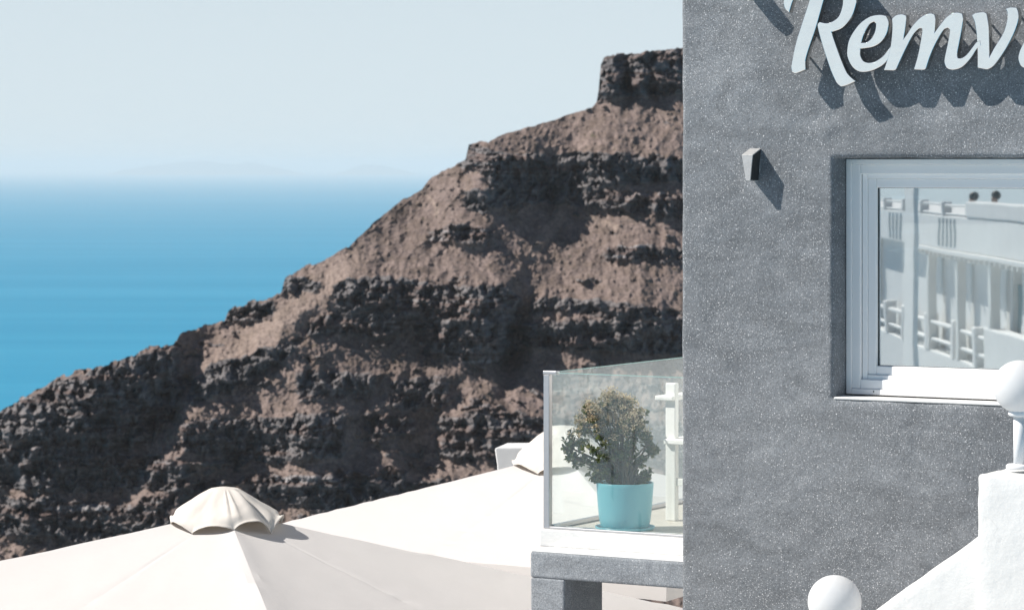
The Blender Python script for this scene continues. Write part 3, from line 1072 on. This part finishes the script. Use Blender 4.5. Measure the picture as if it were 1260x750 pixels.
rail = thing('glass_railing', 'frameless clear glass railing with a metal corner post around the potted plant', 'railing', wf(ks0, GD, base_top))
gs0, _ = sz(674, 600, GD)
gtop = sz(688, 459, GD)[1]
obj('glass_panel', fbox(wf, gs0 + 0.03, SE, GD - 0.010, GD, base_top + 0.001, gtop), M['glass'], rail)
obj('glass_panel', fbox(wf, gs0 + 0.004, gs0 + 0.014, -2.25, GD - 0.036, base_top + 0.001, gtop), M['glass'], rail)
obj('glass_edge', join(fbox(wf, gs0 + 0.032, SE, GD - 0.009, GD - 0.001, gtop + 0.0005, gtop + 0.004),
                       fbox(wf, gs0 + 0.005, gs0 + 0.013, -2.25, GD - 0.038, gtop + 0.0005, gtop + 0.004)), M['glass_edge'], rail)
q0, q1 = sz(668.6, 600, GD + 0.006)[0], sz(675.6, 600, GD + 0.006)[0]
obj('corner_post', fbox(wf, q0, q1, GD - 0.032, GD + 0.006, base_top + 0.0005, gtop - 0.008), M['alu'], rail, bevel=0.003)
obj('post_cap', fbox(wf, q0 - 0.002, q1 + 0.046, GD - 0.034, GD + 0.009, gtop - 0.0075, gtop + 0.012), M['alu'], rail, bevel=0.003)
obj('bottom_rail', join(fbox(wf, q1 + 0.002, SE, GD - 0.020, GD + 0.008, base_top + 0.0005, base_top + 0.014),
                        fbox(wf, gs0 - 0.004, gs0 + 0.022, -2.25, GD - 0.036, base_top - 0.002, base_top + 0.02)), M['alu'], rail, bevel=0.002)

# white wooden chair standing behind the plant
chf = base_top - 0.006
cp = px(827, 640, (-chf) / (640 - HY) * F)
cl = cp - O_
cs, cd = cl.dot(U), cl.dot(N)
chair = thing('wooden_chair', 'white painted wooden chair partly hidden behind the corner of the grey building', 'chair', wf(cs, cd, chf))


def cf(a, b, c):
    return wf(cs + a, cd + b, chf + c)


for k, (a, b, h) in enumerate(((0, 0, 0.78), (0.42, 0, 0.62), (0.02, -0.42, 0.9), (0.42, -0.42, 0.9))):
    obj('leg', fbox(cf, a - 0.032, a + 0.032, b - 0.022, b + 0.022, 0, h), M['white_wood'], chair, bevel=0.006)
obj('seat', fbox(cf, -0.03, 0.45, -0.40, 0.05, 0.435, 0.465), M['white_wood'], chair, bevel=0.006)
obj('armrest', fbox(cf, -0.085, 0.030, -0.44, 0.05, 0.681, 0.708), M['white_wood'], chair, bevel=0.006)
obj('stretcher', fbox(cf, -0.03, 0.45, -0.012, 0.012, 0.20, 0.24), M['white_wood'], chair, bevel=0.004)
V = []
for i in range(13):
    t = i / 12
    zt_ = 0.86 + 0.06 * math.sin(math.pi * t)
    for dz in (0, 0.07):
        for db in (-0.012, 0.012):
            V.append(cf(-0.02 + 0.48 * t, -0.42 + db + 0.0, zt_ + dz - 0.03))
Fc = []
for i in range(12):
    a = i * 4
    Fc += [(a, a + 4, a + 6, a + 2), (a + 1, a + 3, a + 7, a + 5), (a, a + 1, a + 5, a + 4), (a + 2, a + 6, a + 7, a + 3)]
Fc += [(0, 2, 3, 1), (48, 49, 51, 50)]
obj('backrest', join((V, Fc), *[fbox(cf, 0.06 + k * 0.09, 0.10 + k * 0.09, -0.428, -0.412, 0.46, 0.86) for k in range(4)]), M['white_wood'], chair)

# ------------------------------------------------------------------ potted jade plant
pc_px = 769
pd = GD - 0.21
pot_c = plane_hit(pc_px, 655, pd)
PZ0 = base_top - 0.006 + 0.0
pc = Vector((pot_c.x, pot_c.y, PZ0))
mpp = pc.y / F
plant = thing('potted_plant', 'bushy jade plant with dry tan flower heads in a turquoise pot behind glass', 'potted plant', pc)
obj('saucer', lathe(pc, [(0.001, 0.001), (0.150, 0.001), (0.163, 0.012), (0.166, 0.022), (0.161, 0.022), (0.150, 0.012), (0.001, 0.010)], 56), M['pot'], plant, smooth=True)
Hh = 58 * mpp
rt, rb = 35.3 * mpp, 30.0 * mpp
prof = [(0.001, 0.012)] + [(rb * 0.90, 0.012), (rb * 0.965, 0.016), (rb, 0.030)]
for i in range(1, 13):
    t = i / 12
    prof.append((rb + (rt - rb) * (t ** 0.55), 0.030 + (Hh - 0.03) * t))
prof += [(rt - 0.002, Hh + 0.003), (rt - 0.008, Hh + 0.003), (rt - 0.010, Hh - 0.004), (rt - 0.014, Hh - 0.03), (0.001, Hh - 0.03)]
obj('pot', lathe(pc, prof, 72), M['pot'], plant, smooth=True)
obj('soil', lathe(pc, [(0.001, Hh - 0.018), (rt * 0.5, Hh - 0.020), (rt - 0.0145, Hh - 0.026)], 32), M['soil'], plant, smooth=True)

rng = random.Random(7)


def leafy(b, c, rough, spec):
    b.set(c, rough, 0, None, spec)
    tl = b.n('ShaderNodeBsdfTranslucent')
    b.l(b.mix(1.0, c, (1.3, 1.35, 0.9), 'MULTIPLY'), tl.inputs[0])
    mx = b.n('ShaderNodeMixShader')
    mx.inputs[0].default_value = 0.35
    b.l(b.b.outputs[0], mx.inputs[1])
    b.l(tl.outputs[0], mx.inputs[2])
    b.l(mx.outputs[0], b.out.inputs[0])
    return b.m


def leaf_mat():
    b = NB('jade_leaf')
    at = b.n('ShaderNodeAttribute', attribute_name='tint').outputs['Fac']
    c = b.ramp(at, [(0.0, (0.050, 0.066, 0.030)), (0.5, (0.100, 0.122, 0.058)), (0.85, (0.150, 0.162, 0.088)), (1.0, (0.23, 0.19, 0.12))])
    return leafy(b, c, 0.55, 0.15)


def flower_mat():
    b = NB('dry_flower_heads')
    at = b.n('ShaderNodeAttribute', attribute_name='tint').outputs['Fac']
    c = b.ramp(at, [(0.0, (0.26, 0.19, 0.135)), (0.5, (0.50, 0.39, 0.29)), (1.0, (0.74, 0.64, 0.52))])
    return leafy(b, c, 0.85, 0.1)


def leaf(V, Fc, T, p, d, up, L, W, tint):
    """obovate fleshy leaf as a small folded sheet"""
    d = d.normalized()
    s = d.cross(up)
    if s.length < 1e-3:
        s = d.orthogonal()
    s.normalize()
    n = s.cross(d).normalized()
    k = len(V)
    pts = [p, p + d * (L * 0.45) + s * (W * 0.36) + n * (L * 0.08), p + d * (L * 0.82) + s * (W * 0.46) + n * (L * 0.10), p + d * L,
           p + d * (L * 0.82) - s * (W * 0.46) + n * (L * 0.10), p + d * (L * 0.45) - s * (W * 0.36) + n * (L * 0.08), p + d * (L * 0.6) - n * (L * 0.02)]
    V += pts
    Fc += [(k, k + 1, k + 6), (k + 1, k + 2, k + 6), (k + 2, k + 3, k + 6), (k + 3, k + 4, k + 6), (k + 4, k + 5, k + 6), (k + 5, k, k + 6)]
    T += [tint] * 7


stems, lV, lF, lT, fV, fF, fT = [], [], [], [], [], [], []
top0 = pc + Vector((0, 0, Hh - 0.02))


def rdir(r):
    while True:
        v = Vector((r.uniform(-1, 1), r.uniform(-1, 1), r.uniform(-1, 1)))
        if 0.05 < v.length < 1:
            return v.normalized()


CLUMPS = [(745, 498, 15), (766, 501, 17), (727, 506, 14), (783, 513, 13), (735, 525, 21), (762, 526, 22), (785, 529, 13), (711, 540, 16), (699, 549, 10),
          (739, 550, 22), (767, 551, 22), (797, 546, 13), (803, 555, 8), (714, 566, 13), (747, 574, 21), (774, 574, 18), (794, 584, 10), (733, 585, 12),
          (758, 589, 18), (784, 591, 11), (704, 562, 8), (719, 522, 12), (753, 490, 8), (790, 566, 8), (740, 512, 14), (773, 515, 13)]


def add_rosette(e, d, fl, nl=9):
    if fl:
        for _ in range(30):
            c = e + rdir(rng) * rng.uniform(0.006, 0.030) + Vector((0, rng.uniform(-0.014, 0.0), rng.uniform(0.004, 0.026)))
            leaf(fV, fF, fT, c, rdir(rng), rdir(rng), rng.uniform(0.008, 0.015), rng.uniform(0.006, 0.010), rng.random())
    for j in range(nl):
        dd_ = (d * 0.6 + rdir(rng)).normalized()
        leaf(lV, lF, lT, e - d * rng.uniform(0, 0.022), dd_, d, rng.uniform(0.024, 0.036), rng.uniform(0.016, 0.023), rng.random() ** 1.3)


for k, (x, y, r) in enumerate(CLUMPS):
    for rep_ in range(2):
        dep = rng.uniform(-0.13, 0.13) * (1 if abs(x - 752) < 35 else 0.5)
        c = Vector(((x - CX) * mpp, pc.y + dep, (HY - y) * mpp))
        rr_ = r * mpp
        a = rng.uniform(0, 6.28)
        p0 = top0 + Vector((0.04 * math.cos(a), 0.04 * math.sin(a), -0.01))
        p1 = p0.lerp(c, 0.5) + Vector(((c.x - p0.x) * -0.12, (c.y - p0.y) * -0.12, 0.02)) + rdir(rng) * 0.012
        stems.append(tube(p0, p1, 0.0085, 0.0062, 6))
        stems.append(tube(p1, c, 0.0062, 0.0035, 6))
        for i in range(int(3 + (rr_ / 0.0255) ** 1.7)):
            e = c + rdir(rng) * rr_ * rng.uniform(0.35, 1.05)
            d = ((e - c).normalized() + Vector((0, 0, 0.5))).normalized()
            if i % 2 == 0:
                stems.append(tube(c, e, 0.003, 0.002, 4))
            yy = HY - e.z / mpp
            top_ = min(max((545 - yy) / 40, 0), 1) * (1.0 if e.x < (792 - CX) * mpp else 0.4)
            add_rosette(e, d, rng.random() < top_ * 0.95, 8)


for k, (x, y, r) in enumerate(CLUMPS):
    if y > 548 or (x > 788 and y > 535):
        continue
    for i in range(int((r / 3.6) ** 2 * (1.0 if y < 530 else 0.45))):
        v = rdir(rng)
        if v.z < -0.1:
            v.z = -v.z
        c = Vector(((x - CX) * mpp, pc.y + rng.uniform(-0.12, 0.06), (HY - y) * mpp)) + v * r * mpp * rng.uniform(0.75, 1.12)
        for _ in range(11):
            leaf(fV, fF, fT, c + rdir(rng) * rng.uniform(0.002, 0.013), rdir(rng), rdir(rng), rng.uniform(0.008, 0.014), rng.uniform(0.006, 0.010), rng.random())


def tinted(name, V, Fc, T, mat, parent):
    o = obj(name, (V, Fc), mat, parent, smooth=False, recalc=False)
    at = o.data.attributes.new('tint', 'FLOAT', 'POINT')
    at.data.foreach_set('value', T)
    return o


tinted('foliage', lV, lF, lT, leaf_mat(), plant)
tinted('flower_heads', fV, fF, fT, flower_mat(), plant)
obj('stems', join(*stems), M['stem'], plant, smooth=True)


# ------------------------------------------------------------------ parasols
FOLDS = [(-0.15, 0.06, 0.006), (-0.03, 0.05, -0.007), (0.11, 0.06, 0.008), (0.56, 0.24, 0.030), (0.95, 0.13, -0.032), (1.30, 0.25, 0.014),
         (-1.0, 0.26, -0.016), (-1.9, 0.2, 0.012), (2.3, 0.3, -0.014), (3.2, 0.3, 0.012)]


def parasol(name, label, apex, phi, Rd, h, tilt, vent_r, vent_h, seed, sag=0.03):
    root = thing(name, label, 'parasol', (apex.x, apex.y, TERR), 'square cream parasols on the terrace below')
    rot = Matrix.Rotation(tilt, 3, 'Y')

    def W(x, y, z):
        return apex + rot @ Vector((x, y, z))
    half = Rd / math.sqrt(2)
    nphi, nt_ = 8 * 22, 40
    V, Fc = [], []

    def redge(a):
        m = (a - phi) % (math.pi / 2) - math.pi / 4
        return half / math.cos(m), abs(m) / (math.pi / 4)
    pn = np.array([[0.0, 0.0]])
    for i in range(nphi):
        a = 2 * math.pi * i / nphi + phi
        re, crn = redge(a)
        for j in range(nt_ + 1):
            t = max(j / nt_, 0.004)
            x, y = re * t * math.cos(a), re * t * math.sin(a)
            s = sag * math.sin(math.pi * min(t, 1)) * (1 - crn ** 6)
            z = -h * t - s - 0.02 * crn * 0
            V.append((x, y, z))
        for dz, ex in ((0.004, 0.004), (0.06, 0.008), (0.15, 0.002)):
            V.append(((re + ex) * math.cos(a), (re + ex) * math.sin(a), -h - dz))
    A = np.array(V)
    wr = 0.0028 * fbm(A[:, 0] * 2.3 + seed, A[:, 1] * 2.3, seed, 3) + 0.0016 * perlin(A[:, 0] * 9, A[:, 1] * 3, seed + 4)
    # puckers along the seams
    ang = np.arctan2(A[:, 1], A[:, 0]) - phi
    rr = np.hypot(A[:, 0], A[:, 1])
    mrib = np.abs(((ang + math.pi / 8) % (math.pi / 4)) - math.pi / 8) * rr
    wr = wr + 0.0030 * np.exp(-(mrib / 0.09) ** 2) * np.sin(rr * 60 + 3 * perlin(rr * 5, ang * 0 + seed, 3)) * sstep(0.7, 1.2, rr)
    wr = wr - 0.0035 * np.exp(-(mrib / 0.012) ** 2)
    A[:, 2] += wr * sstep(0.2, 0.6, rr)
    nr = nt_ + 4
    V = [W(*p) for p in A]
    for i in range(nphi):
        k = (i + 1) % nphi
        for j in range(nr - 1):
            Fc.append((i * nr + j, k * nr + j, k * nr + j + 1, i * nr + j + 1))
    can = obj('canopy', (V, Fc), M['fabric'], root, smooth=False)
    # smooth shading except across the four hips
    me = can.data
    me.polygons.foreach_set('use_smooth', [True] * len(me.polygons))
    bm = bmesh.new()
    bm.from_mesh(me)
    for e in bm.edges:
        if e.is_manifold and e.calc_face_angle(0) > R(7):
            e.smooth = False
    bm.to_mesh(me)
    bm.free()
    # loose vent cap draped over the top
    n, m = 240, 30
    V, Fc = [], []
    rnd = random.Random(seed)
    fold = [rnd.uniform(-1, 1) for _ in range(8)]
    for i in range(n):
        a = 2 * math.pi * i / n + phi
        rel = (a - phi) / (math.pi / 4)
        fr = rel - math.floor(rel)
        mid = math.sin(math.pi * fr)          # 0 at ribs, 1 between
        kseg = int(math.floor(rel)) % 8
        re, _ = redge(a)
        for j in range(m + 1):
            t = j / m
            rh = vent_r * (1.0 + 0.07 * (1 - mid))
            zc = -h * rh / re
            top = vent_r * 0.24
            if t < 0.2:
                q = t / 0.2
                r = top * q
                z = vent_h + 0.010 * math.cos(q * math.pi / 2) - 0.004
            else:
                q = (t - 0.2) / 0.8
                zrib = zc + 0.004
                zhem = zrib + (0.068, 0.074, 0.05, 0.05, 0.05, 0.050, 0.036, 0.042)[kseg] * mid ** 0.75
                zlip = zrib + 0.046
                r = top + (rh - top) * q
                z = (vent_h - 0.004) + (zlip - vent_h) * (0.93 * q + 0.07 * q * q)
                lip = sstep(0.80, 1.0, q)
                z = z * (1 - lip) + zhem * lip
                r -= 0.022 * lip * (1 - mid)
                # the cloth hangs slack between the ribs, with a few stray folds
                z -= 0.009 * math.sin(math.pi * min(q, 0.97)) * mid * (1 + 0.9 * fold[kseg])
                env = math.sin(math.pi * min(q * 1.02, 1)) ** 0.7
                for f_at, f_w, f_a in FOLDS:
                    dr = (rel - f_at - 0.10 * (1 - q) * f_at + 4) % 8 - 4
                    z += f_a * math.exp(-(dr / f_w) ** 2) * env
                r += 0.018 * mid * q * (0.8 + 0.4 * fold[(kseg + 1) % 8])
            V.append((r * math.cos(a), r * math.sin(a), z))
    A = np.array(V)
    rr = np.hypot(A[:, 0], A[:, 1])
    A[:, 0] -= 0.018 * sstep(0.3, 0.0, rr)
    A[:, 2] += 0.010 * fbm(A[:, 0] * 7 + seed, A[:, 1] * 7, seed + 9, 3) * sstep(0.02, 0.15, rr)
    V = [W(*p) for p in A]
    for i in range(n):
        k = (i + 1) % n
        for j in range(m):
            Fc.append((i * (m + 1) + j, k * (m + 1) + j, k * (m + 1) + j + 1, i * (m + 1) + j + 1))
    obj('vent_cap', (V, Fc), M['fabric_vent'], root, smooth=True, solid=0.004)
    # frame below
    obj('pole', tube(Vector((apex.x, apex.y, TERR + 0.05)), W(0, 0, -0.10), 0.03, None, 20), M['pole_wood'], root, smooth=True)
    obj('base', lathe(Vector((apex.x, apex.y, TERR)), [(0.001, 0), (0.45, 0), (0.45, 0.05), (0.43, 0.07), (0.06, 0.075), (0.05, 0.3), (0.001, 0.3)], 32), M['lamp_pole'], root)
    for k in range(8):
        a = phi + k * math.pi / 4
        re, _ = redge(a)
        L = re * 0.985
        obj('rib', tube(W(0.04 * math.cos(a), 0.04 * math.sin(a), -0.09), W(L * math.cos(a), L * math.sin(a), -h - 0.055), 0.011, 0.009, 8), M['pole_wood'], root, smooth=True)
    return root


UM1 = 18.5
parasol('parasol', 'nearer cream parasol at lower left whose whole draped vent cap stands against the hill',
        px(279, 629, UM1), R(-77), 3.7, 0.783, R(1.2), 0.325, 0.137, 3)
parasol('parasol', 'farther cream parasol whose vent cap stands half behind the glass railing corner post',
        px(694, 557, 23.2), R(-76), 2.6, 0.58, R(0.4), 0.375, 0.195, 5)

# white rounded wall end showing beside the farther parasol's vent
wq = 29.0
z_top = px(0, 551, wq).z
pts = [(608.5, 552), (611, 550), (616, 550.2), (640, 550), (668, 549), (720, 548), (760, 548), (760, 720), (612, 720), (612, 585), (611.5, 572), (610, 562)]
V = [px(x, y, wq) for x, y in pts] + [px(x, y, wq) + Vector((0.10, 0.5, 0)) for x, y in pts]
n = len(pts)
Fc = [tuple(range(n)), tuple(range(n, 2 * n))[::-1]] + [(i, (i + 1) % n, n + (i + 1) % n, n + i) for i in range(n)]
o = obj('garden_wall', (V, Fc), M['white_far'], None, bevel=0.02)
tag(o, 'white plaster wall end with a flared corner beyond the farther parasol', 'wall')

# ------------------------------------------------------------------ stair parapet with post, globe lamps
SD = 1.25
stw = thing('stair_parapet', 'white plaster stair parapet sloping up to a square post below the window', 'wall', wf(sz(1202, 700, SD)[0], SD, TERR))
st0, stz = sz(1202.5, 583, SD)
st1 = st0 + 0.46
rt_s, rt_z = sz(1199, 661, SD - 0.05)
lf_s, lf_z = sz(1072, 754, SD - 0.05)


def lumpy(vf, amp, seed, sub=0.04):
    """subdivide a closed box-like mesh and push its skin about, for hand-laid plaster"""
    bm = bmesh.new()
    vs = [bm.verts.new(v) for v in vf[0]]
    for f in vf[1]:
        bm.faces.new([vs[i] for i in f])
    bmesh.ops.recalc_face_normals(bm, faces=bm.faces)
    bmesh.ops.bevel(bm, geom=list(bm.edges), offset=0.018, segments=3, affect='EDGES', profile=0.5)
    for _ in range(7):
        es = [e for e in bm.edges if e.calc_length() > sub * 1.6]
        if not es:
            break
        bmesh.ops.subdivide_edges(bm, edges=es, cuts=1, use_grid_fill=True)
    bmesh.ops.triangulate(bm, faces=[f for f in bm.faces if len(f.verts) > 4])
    bm.normal_update()
    P = np.array([v.co[:] for v in bm.verts])
    nz = fbm(P[:, 0] * 5 + P[:, 1] * 3 + seed, P[:, 2] * 5 + P[:, 1] * 2, seed, 4) + 0.4 * fbm(P[:, 0] * 19 + P[:, 1] * 7, P[:, 2] * 19, seed + 2, 3)
    for v, q in zip(list(bm.verts), nz):
        v.co += v.normal * float(q) * amp
    bm.verts.index_update()
    V = [v.co.copy() for v in bm.verts]
    Fc = [tuple(v.index for v in f.verts) for f in bm.faces]
    bm.free()
    return V, Fc


obj('post', lumpy(fbox(wf, st0, st1, SD - 0.34, SD, TERR, stz), 0.007, 3), M['white'], stw, smooth=True)
V = []
for s, z in ((lf_s - 0.02, lf_z - 0.015), (st0 + 0.06, rt_z + (rt_z - lf_z) / (rt_s - lf_s) * (st0 + 0.06 - rt_s))):
    for d in (SD - 0.30, SD - 0.05):
        V += [wf(s, d, TERR), wf(s, d, z)]
obj('sloped_wall', lumpy((V, BOXF), 0.008, 8), M['white'], stw, smooth=True)


def globe_lamp(label, gx, gy, gr_px, d, pole_px):
    c = plane_hit(gx, gy, d)
    m = c.y / F
    r = gr_px * m
    zb_ = c.z - r - pole_px * m
    root = thing('globe_lamp', label, 'lamp', (c.x, c.y, zb_), 'white globe lamps on the stair parapet')
    obj('globe', sphere(c, r, 56, 36), M['globe'], root, smooth=True)
    obj('neck', lathe(Vector((c.x, c.y, c.z - r)), [(0.001, -0.014), (0.045, -0.014), (0.052, -0.006), (0.052, 0.004), (0.046, 0.012), (0.001, 0.012)], 32), M['lamp_pole'], root, smooth=True)
    obj('pole', tube((c.x, c.y, zb_ + 0.012), (c.x, c.y, c.z - r - 0.012), 7.5 * m, None, 28), M['lamp_pole'], root, smooth=True)
    obj('base_plate', lathe(Vector((c.x, c.y, zb_)), [(0.001, 0), (0.062, 0), (0.062, 0.014), (0.056, 0.020), (0.03, 0.022), (0.001, 0.022)], 32), M['lamp_pole'], root, smooth=True)
    return root, zb_


gl, zb_ = globe_lamp('white globe lamp on a short pole on top of the square post at right edge', 1254.5, 475.5, 32.5, SD - 0.17, 68)
gl2, zb2 = globe_lamp('white globe lamp at the bottom, cut off by the photo edge, beside the sloping parapet', 1027, 740, 33, SD - 0.17, 66)
ps_, _ = sz(1027, 740, SD - 0.17)
o = obj('lamp_pillar', lumpy(fbox(wf, ps_ - 0.2, ps_ + 0.155, SD - 0.34, SD, TERR, zb2 + 0.001), 0.004, 13), M['white'], None, smooth=True)
tag(o, 'white plaster pillar under the lower globe lamp at the foot of the parapet', 'pillar')
steps = [fbox(wf, lf_s - 0.3 + k * 0.30, lf_s + k * 0.30 - 0.001, 0.02, SD - 0.36, TERR, -3.4 + k * 0.18) for k in range(12)]
o = obj('stairs', join(*steps), M['white_far'], None)
tag(o, kind='structure')

# ------------------------------------------------------------------ white terraced house that the window mirrors
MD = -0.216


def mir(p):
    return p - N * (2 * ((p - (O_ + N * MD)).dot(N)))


K = 0.0017
ZV0 = 60.0


def zv(x):
    return ZV0 / (1 + K * (x - 1135))


VA = px(1085, HY, zv(1085))
VB = px(1275, HY, zv(1275))
FD = (VB - VA).normalized()
FN = Vector((FD.y, -FD.x, 0)).normalized()
if FN.x > 0:
    FN = -FN


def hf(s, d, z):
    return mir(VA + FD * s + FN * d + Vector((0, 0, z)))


def hs(x):
    return (px(x, HY, zv(x)) - VA).dot(FD)


def hzv(x, y):
    return (HY - y) / F * zv(x)


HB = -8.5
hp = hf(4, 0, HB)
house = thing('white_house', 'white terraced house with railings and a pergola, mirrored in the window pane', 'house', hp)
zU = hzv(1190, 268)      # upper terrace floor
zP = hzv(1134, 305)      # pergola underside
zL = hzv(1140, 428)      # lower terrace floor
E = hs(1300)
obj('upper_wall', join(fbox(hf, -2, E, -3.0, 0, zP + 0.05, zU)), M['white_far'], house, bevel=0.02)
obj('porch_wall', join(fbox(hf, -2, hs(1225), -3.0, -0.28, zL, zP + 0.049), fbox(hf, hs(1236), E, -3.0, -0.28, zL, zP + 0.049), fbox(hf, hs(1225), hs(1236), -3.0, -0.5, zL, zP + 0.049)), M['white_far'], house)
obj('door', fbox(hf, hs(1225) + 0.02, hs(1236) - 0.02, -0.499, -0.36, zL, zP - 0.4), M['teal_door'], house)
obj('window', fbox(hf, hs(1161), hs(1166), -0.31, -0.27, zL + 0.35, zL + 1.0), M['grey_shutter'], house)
obj('reflector_wall', join(fbox(hf, -440, -2.01, -3.0, -0.01, -62, -0.9)), M['white_far'], house)  # added white wall out of view, whitens the balcony glass reflection
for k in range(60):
    obj('reflector_wall_panel', fbox(hf, -300 + k * 4.9, -298.2 + k * 4.9, -0.05, 0.02, -3.4 - 3.7 * (k % 5), -1.5 - 3.7 * (k % 5)), M['grey_shutter'], house)  # dark panels set on the added reflector wall
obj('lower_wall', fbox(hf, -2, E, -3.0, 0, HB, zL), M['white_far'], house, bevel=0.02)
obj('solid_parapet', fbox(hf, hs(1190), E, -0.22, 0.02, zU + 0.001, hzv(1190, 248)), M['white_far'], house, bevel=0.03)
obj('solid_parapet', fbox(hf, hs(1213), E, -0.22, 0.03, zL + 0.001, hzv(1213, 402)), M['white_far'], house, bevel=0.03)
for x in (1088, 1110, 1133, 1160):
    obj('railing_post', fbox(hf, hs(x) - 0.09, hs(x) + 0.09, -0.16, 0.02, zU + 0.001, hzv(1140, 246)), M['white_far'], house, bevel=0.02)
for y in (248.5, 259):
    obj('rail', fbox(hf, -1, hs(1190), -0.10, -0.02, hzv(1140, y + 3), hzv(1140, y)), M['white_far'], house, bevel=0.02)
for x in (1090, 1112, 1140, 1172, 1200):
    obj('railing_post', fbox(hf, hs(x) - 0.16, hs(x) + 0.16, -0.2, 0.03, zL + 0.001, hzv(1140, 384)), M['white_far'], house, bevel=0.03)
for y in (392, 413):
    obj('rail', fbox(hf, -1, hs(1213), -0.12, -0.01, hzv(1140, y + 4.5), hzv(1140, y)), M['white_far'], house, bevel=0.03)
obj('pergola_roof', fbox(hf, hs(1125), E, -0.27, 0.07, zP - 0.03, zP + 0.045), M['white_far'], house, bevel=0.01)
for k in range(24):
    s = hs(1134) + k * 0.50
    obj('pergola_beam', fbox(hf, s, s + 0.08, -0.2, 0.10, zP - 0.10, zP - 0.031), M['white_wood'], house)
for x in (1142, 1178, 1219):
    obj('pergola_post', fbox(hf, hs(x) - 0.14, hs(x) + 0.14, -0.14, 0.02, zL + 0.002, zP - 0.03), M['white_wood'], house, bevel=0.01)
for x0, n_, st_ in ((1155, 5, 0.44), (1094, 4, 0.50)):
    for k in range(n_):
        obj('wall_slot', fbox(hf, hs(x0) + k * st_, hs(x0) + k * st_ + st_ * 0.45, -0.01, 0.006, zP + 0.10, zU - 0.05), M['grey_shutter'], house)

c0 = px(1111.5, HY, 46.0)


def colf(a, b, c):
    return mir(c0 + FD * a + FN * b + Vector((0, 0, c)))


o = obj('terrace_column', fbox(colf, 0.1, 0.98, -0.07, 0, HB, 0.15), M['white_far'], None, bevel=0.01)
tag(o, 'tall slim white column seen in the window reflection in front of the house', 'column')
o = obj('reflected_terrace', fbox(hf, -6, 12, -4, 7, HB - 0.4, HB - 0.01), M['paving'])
tag(o, kind='structure')

# two people on the upper terrace of that house
skin = mat_plain('skin', (0.42, 0.27, 0.20), 0.6, 0, 0.05, 20)
cloth_a = mat_plain('dark_clothing', (0.035, 0.04, 0.05), 0.9, 0, 0.2, 30)
cloth_b = mat_plain('charcoal_clothing', (0.06, 0.055, 0.06), 0.9, 0, 0.2, 30)
hair_m = mat_plain('dark_hair', (0.022, 0.016, 0.012), 0.6, 0, 0.3, 40)


def person(label, x, y_head, Zv, cloth, lean):
    """standing at the parapet, hands on its edge"""
    top = px(x, y_head, Zv)
    H = 1.68
    foot = mir(Vector((top.x, top.y, top.z - H)))
    fwd = (mir(top + FN) - mir(top)).normalized()
    side = Vector((-fwd.y, fwd.x, 0))

    def B(a, f, z):
        return foot + side * a + fwd * (f + lean * max(z - 0.9, 0)) + Vector((0, 0, z * H / 1.68))
    J = [(0, 0, .92, .14), (0, 0, 1.12, .13), (0, .01, 1.33, .15), (0, .01, 1.45, .06), (0, .03, 1.52, .055), (0, .03, 1.60, .085)]
    E_ = [(0, 1), (1, 2), (2, 3), (3, 4), (4, 5)]
    for sg in (-1, 1):
        k = len(J)
        J += [(sg * .17, .01, 1.37, .06), (sg * .22, .06, 1.12, .045), (sg * .16, .27, 1.02, .035), (sg * .15, .34, 1.01, .03)]
        E_ += [(2, k), (k, k + 1), (k + 1, k + 2), (k + 2, k + 3)]
        k = len(J)
        J += [(sg * .10, 0, .86, .09), (sg * .10, .02, .48, .065), (sg * .10, -.01, .07, .045), (sg * .10, .13, .03, .035)]
        E_ += [(0, k), (k, k + 1), (k + 1, k + 2), (k + 2, k + 3)]
    root = thing('person', label, 'person', foot, 'people on the terrace in the reflection')
    me = bpy.data.meshes.new('body')
    me.from_pydata([tuple(B(j[0], j[1], j[2]) - foot) for j in J], E_, [])
    o = bpy.data.objects.new('body', me)
    COL.objects.link(o)
    o.parent = root
    md = o.modifiers.new('skin', 'SKIN')
    me.skin_vertices.new() if not me.skin_vertices else None
    for sv, j in zip(me.skin_vertices[0].data, J):
        sv.radius = (j[3], j[3])
    me.skin_vertices[0].data[0].use_root = True
    sb = o.modifiers.new('sub', 'SUBSURF')
    sb.levels = sb.render_levels = 1
    dg = bpy.context.evaluated_depsgraph_get()
    m2 = bpy.data.meshes.new_from_object(o.evaluated_get(dg))
    o.modifiers.clear()
    o.data = m2
    m2.materials.clear()
    m2.materials.append(cloth)
    m2.materials.append(skin)
    for p in m2.polygons:
        p.use_smooth = True
        if p.center.z > 1.47 * H / 1.68:
            p.material_index = 1
    hc = B(0, -0.012, 1.625)
    obj('hair', sphere(hc, 0.088, 20, 12), hair_m, root, smooth=True)
    return root


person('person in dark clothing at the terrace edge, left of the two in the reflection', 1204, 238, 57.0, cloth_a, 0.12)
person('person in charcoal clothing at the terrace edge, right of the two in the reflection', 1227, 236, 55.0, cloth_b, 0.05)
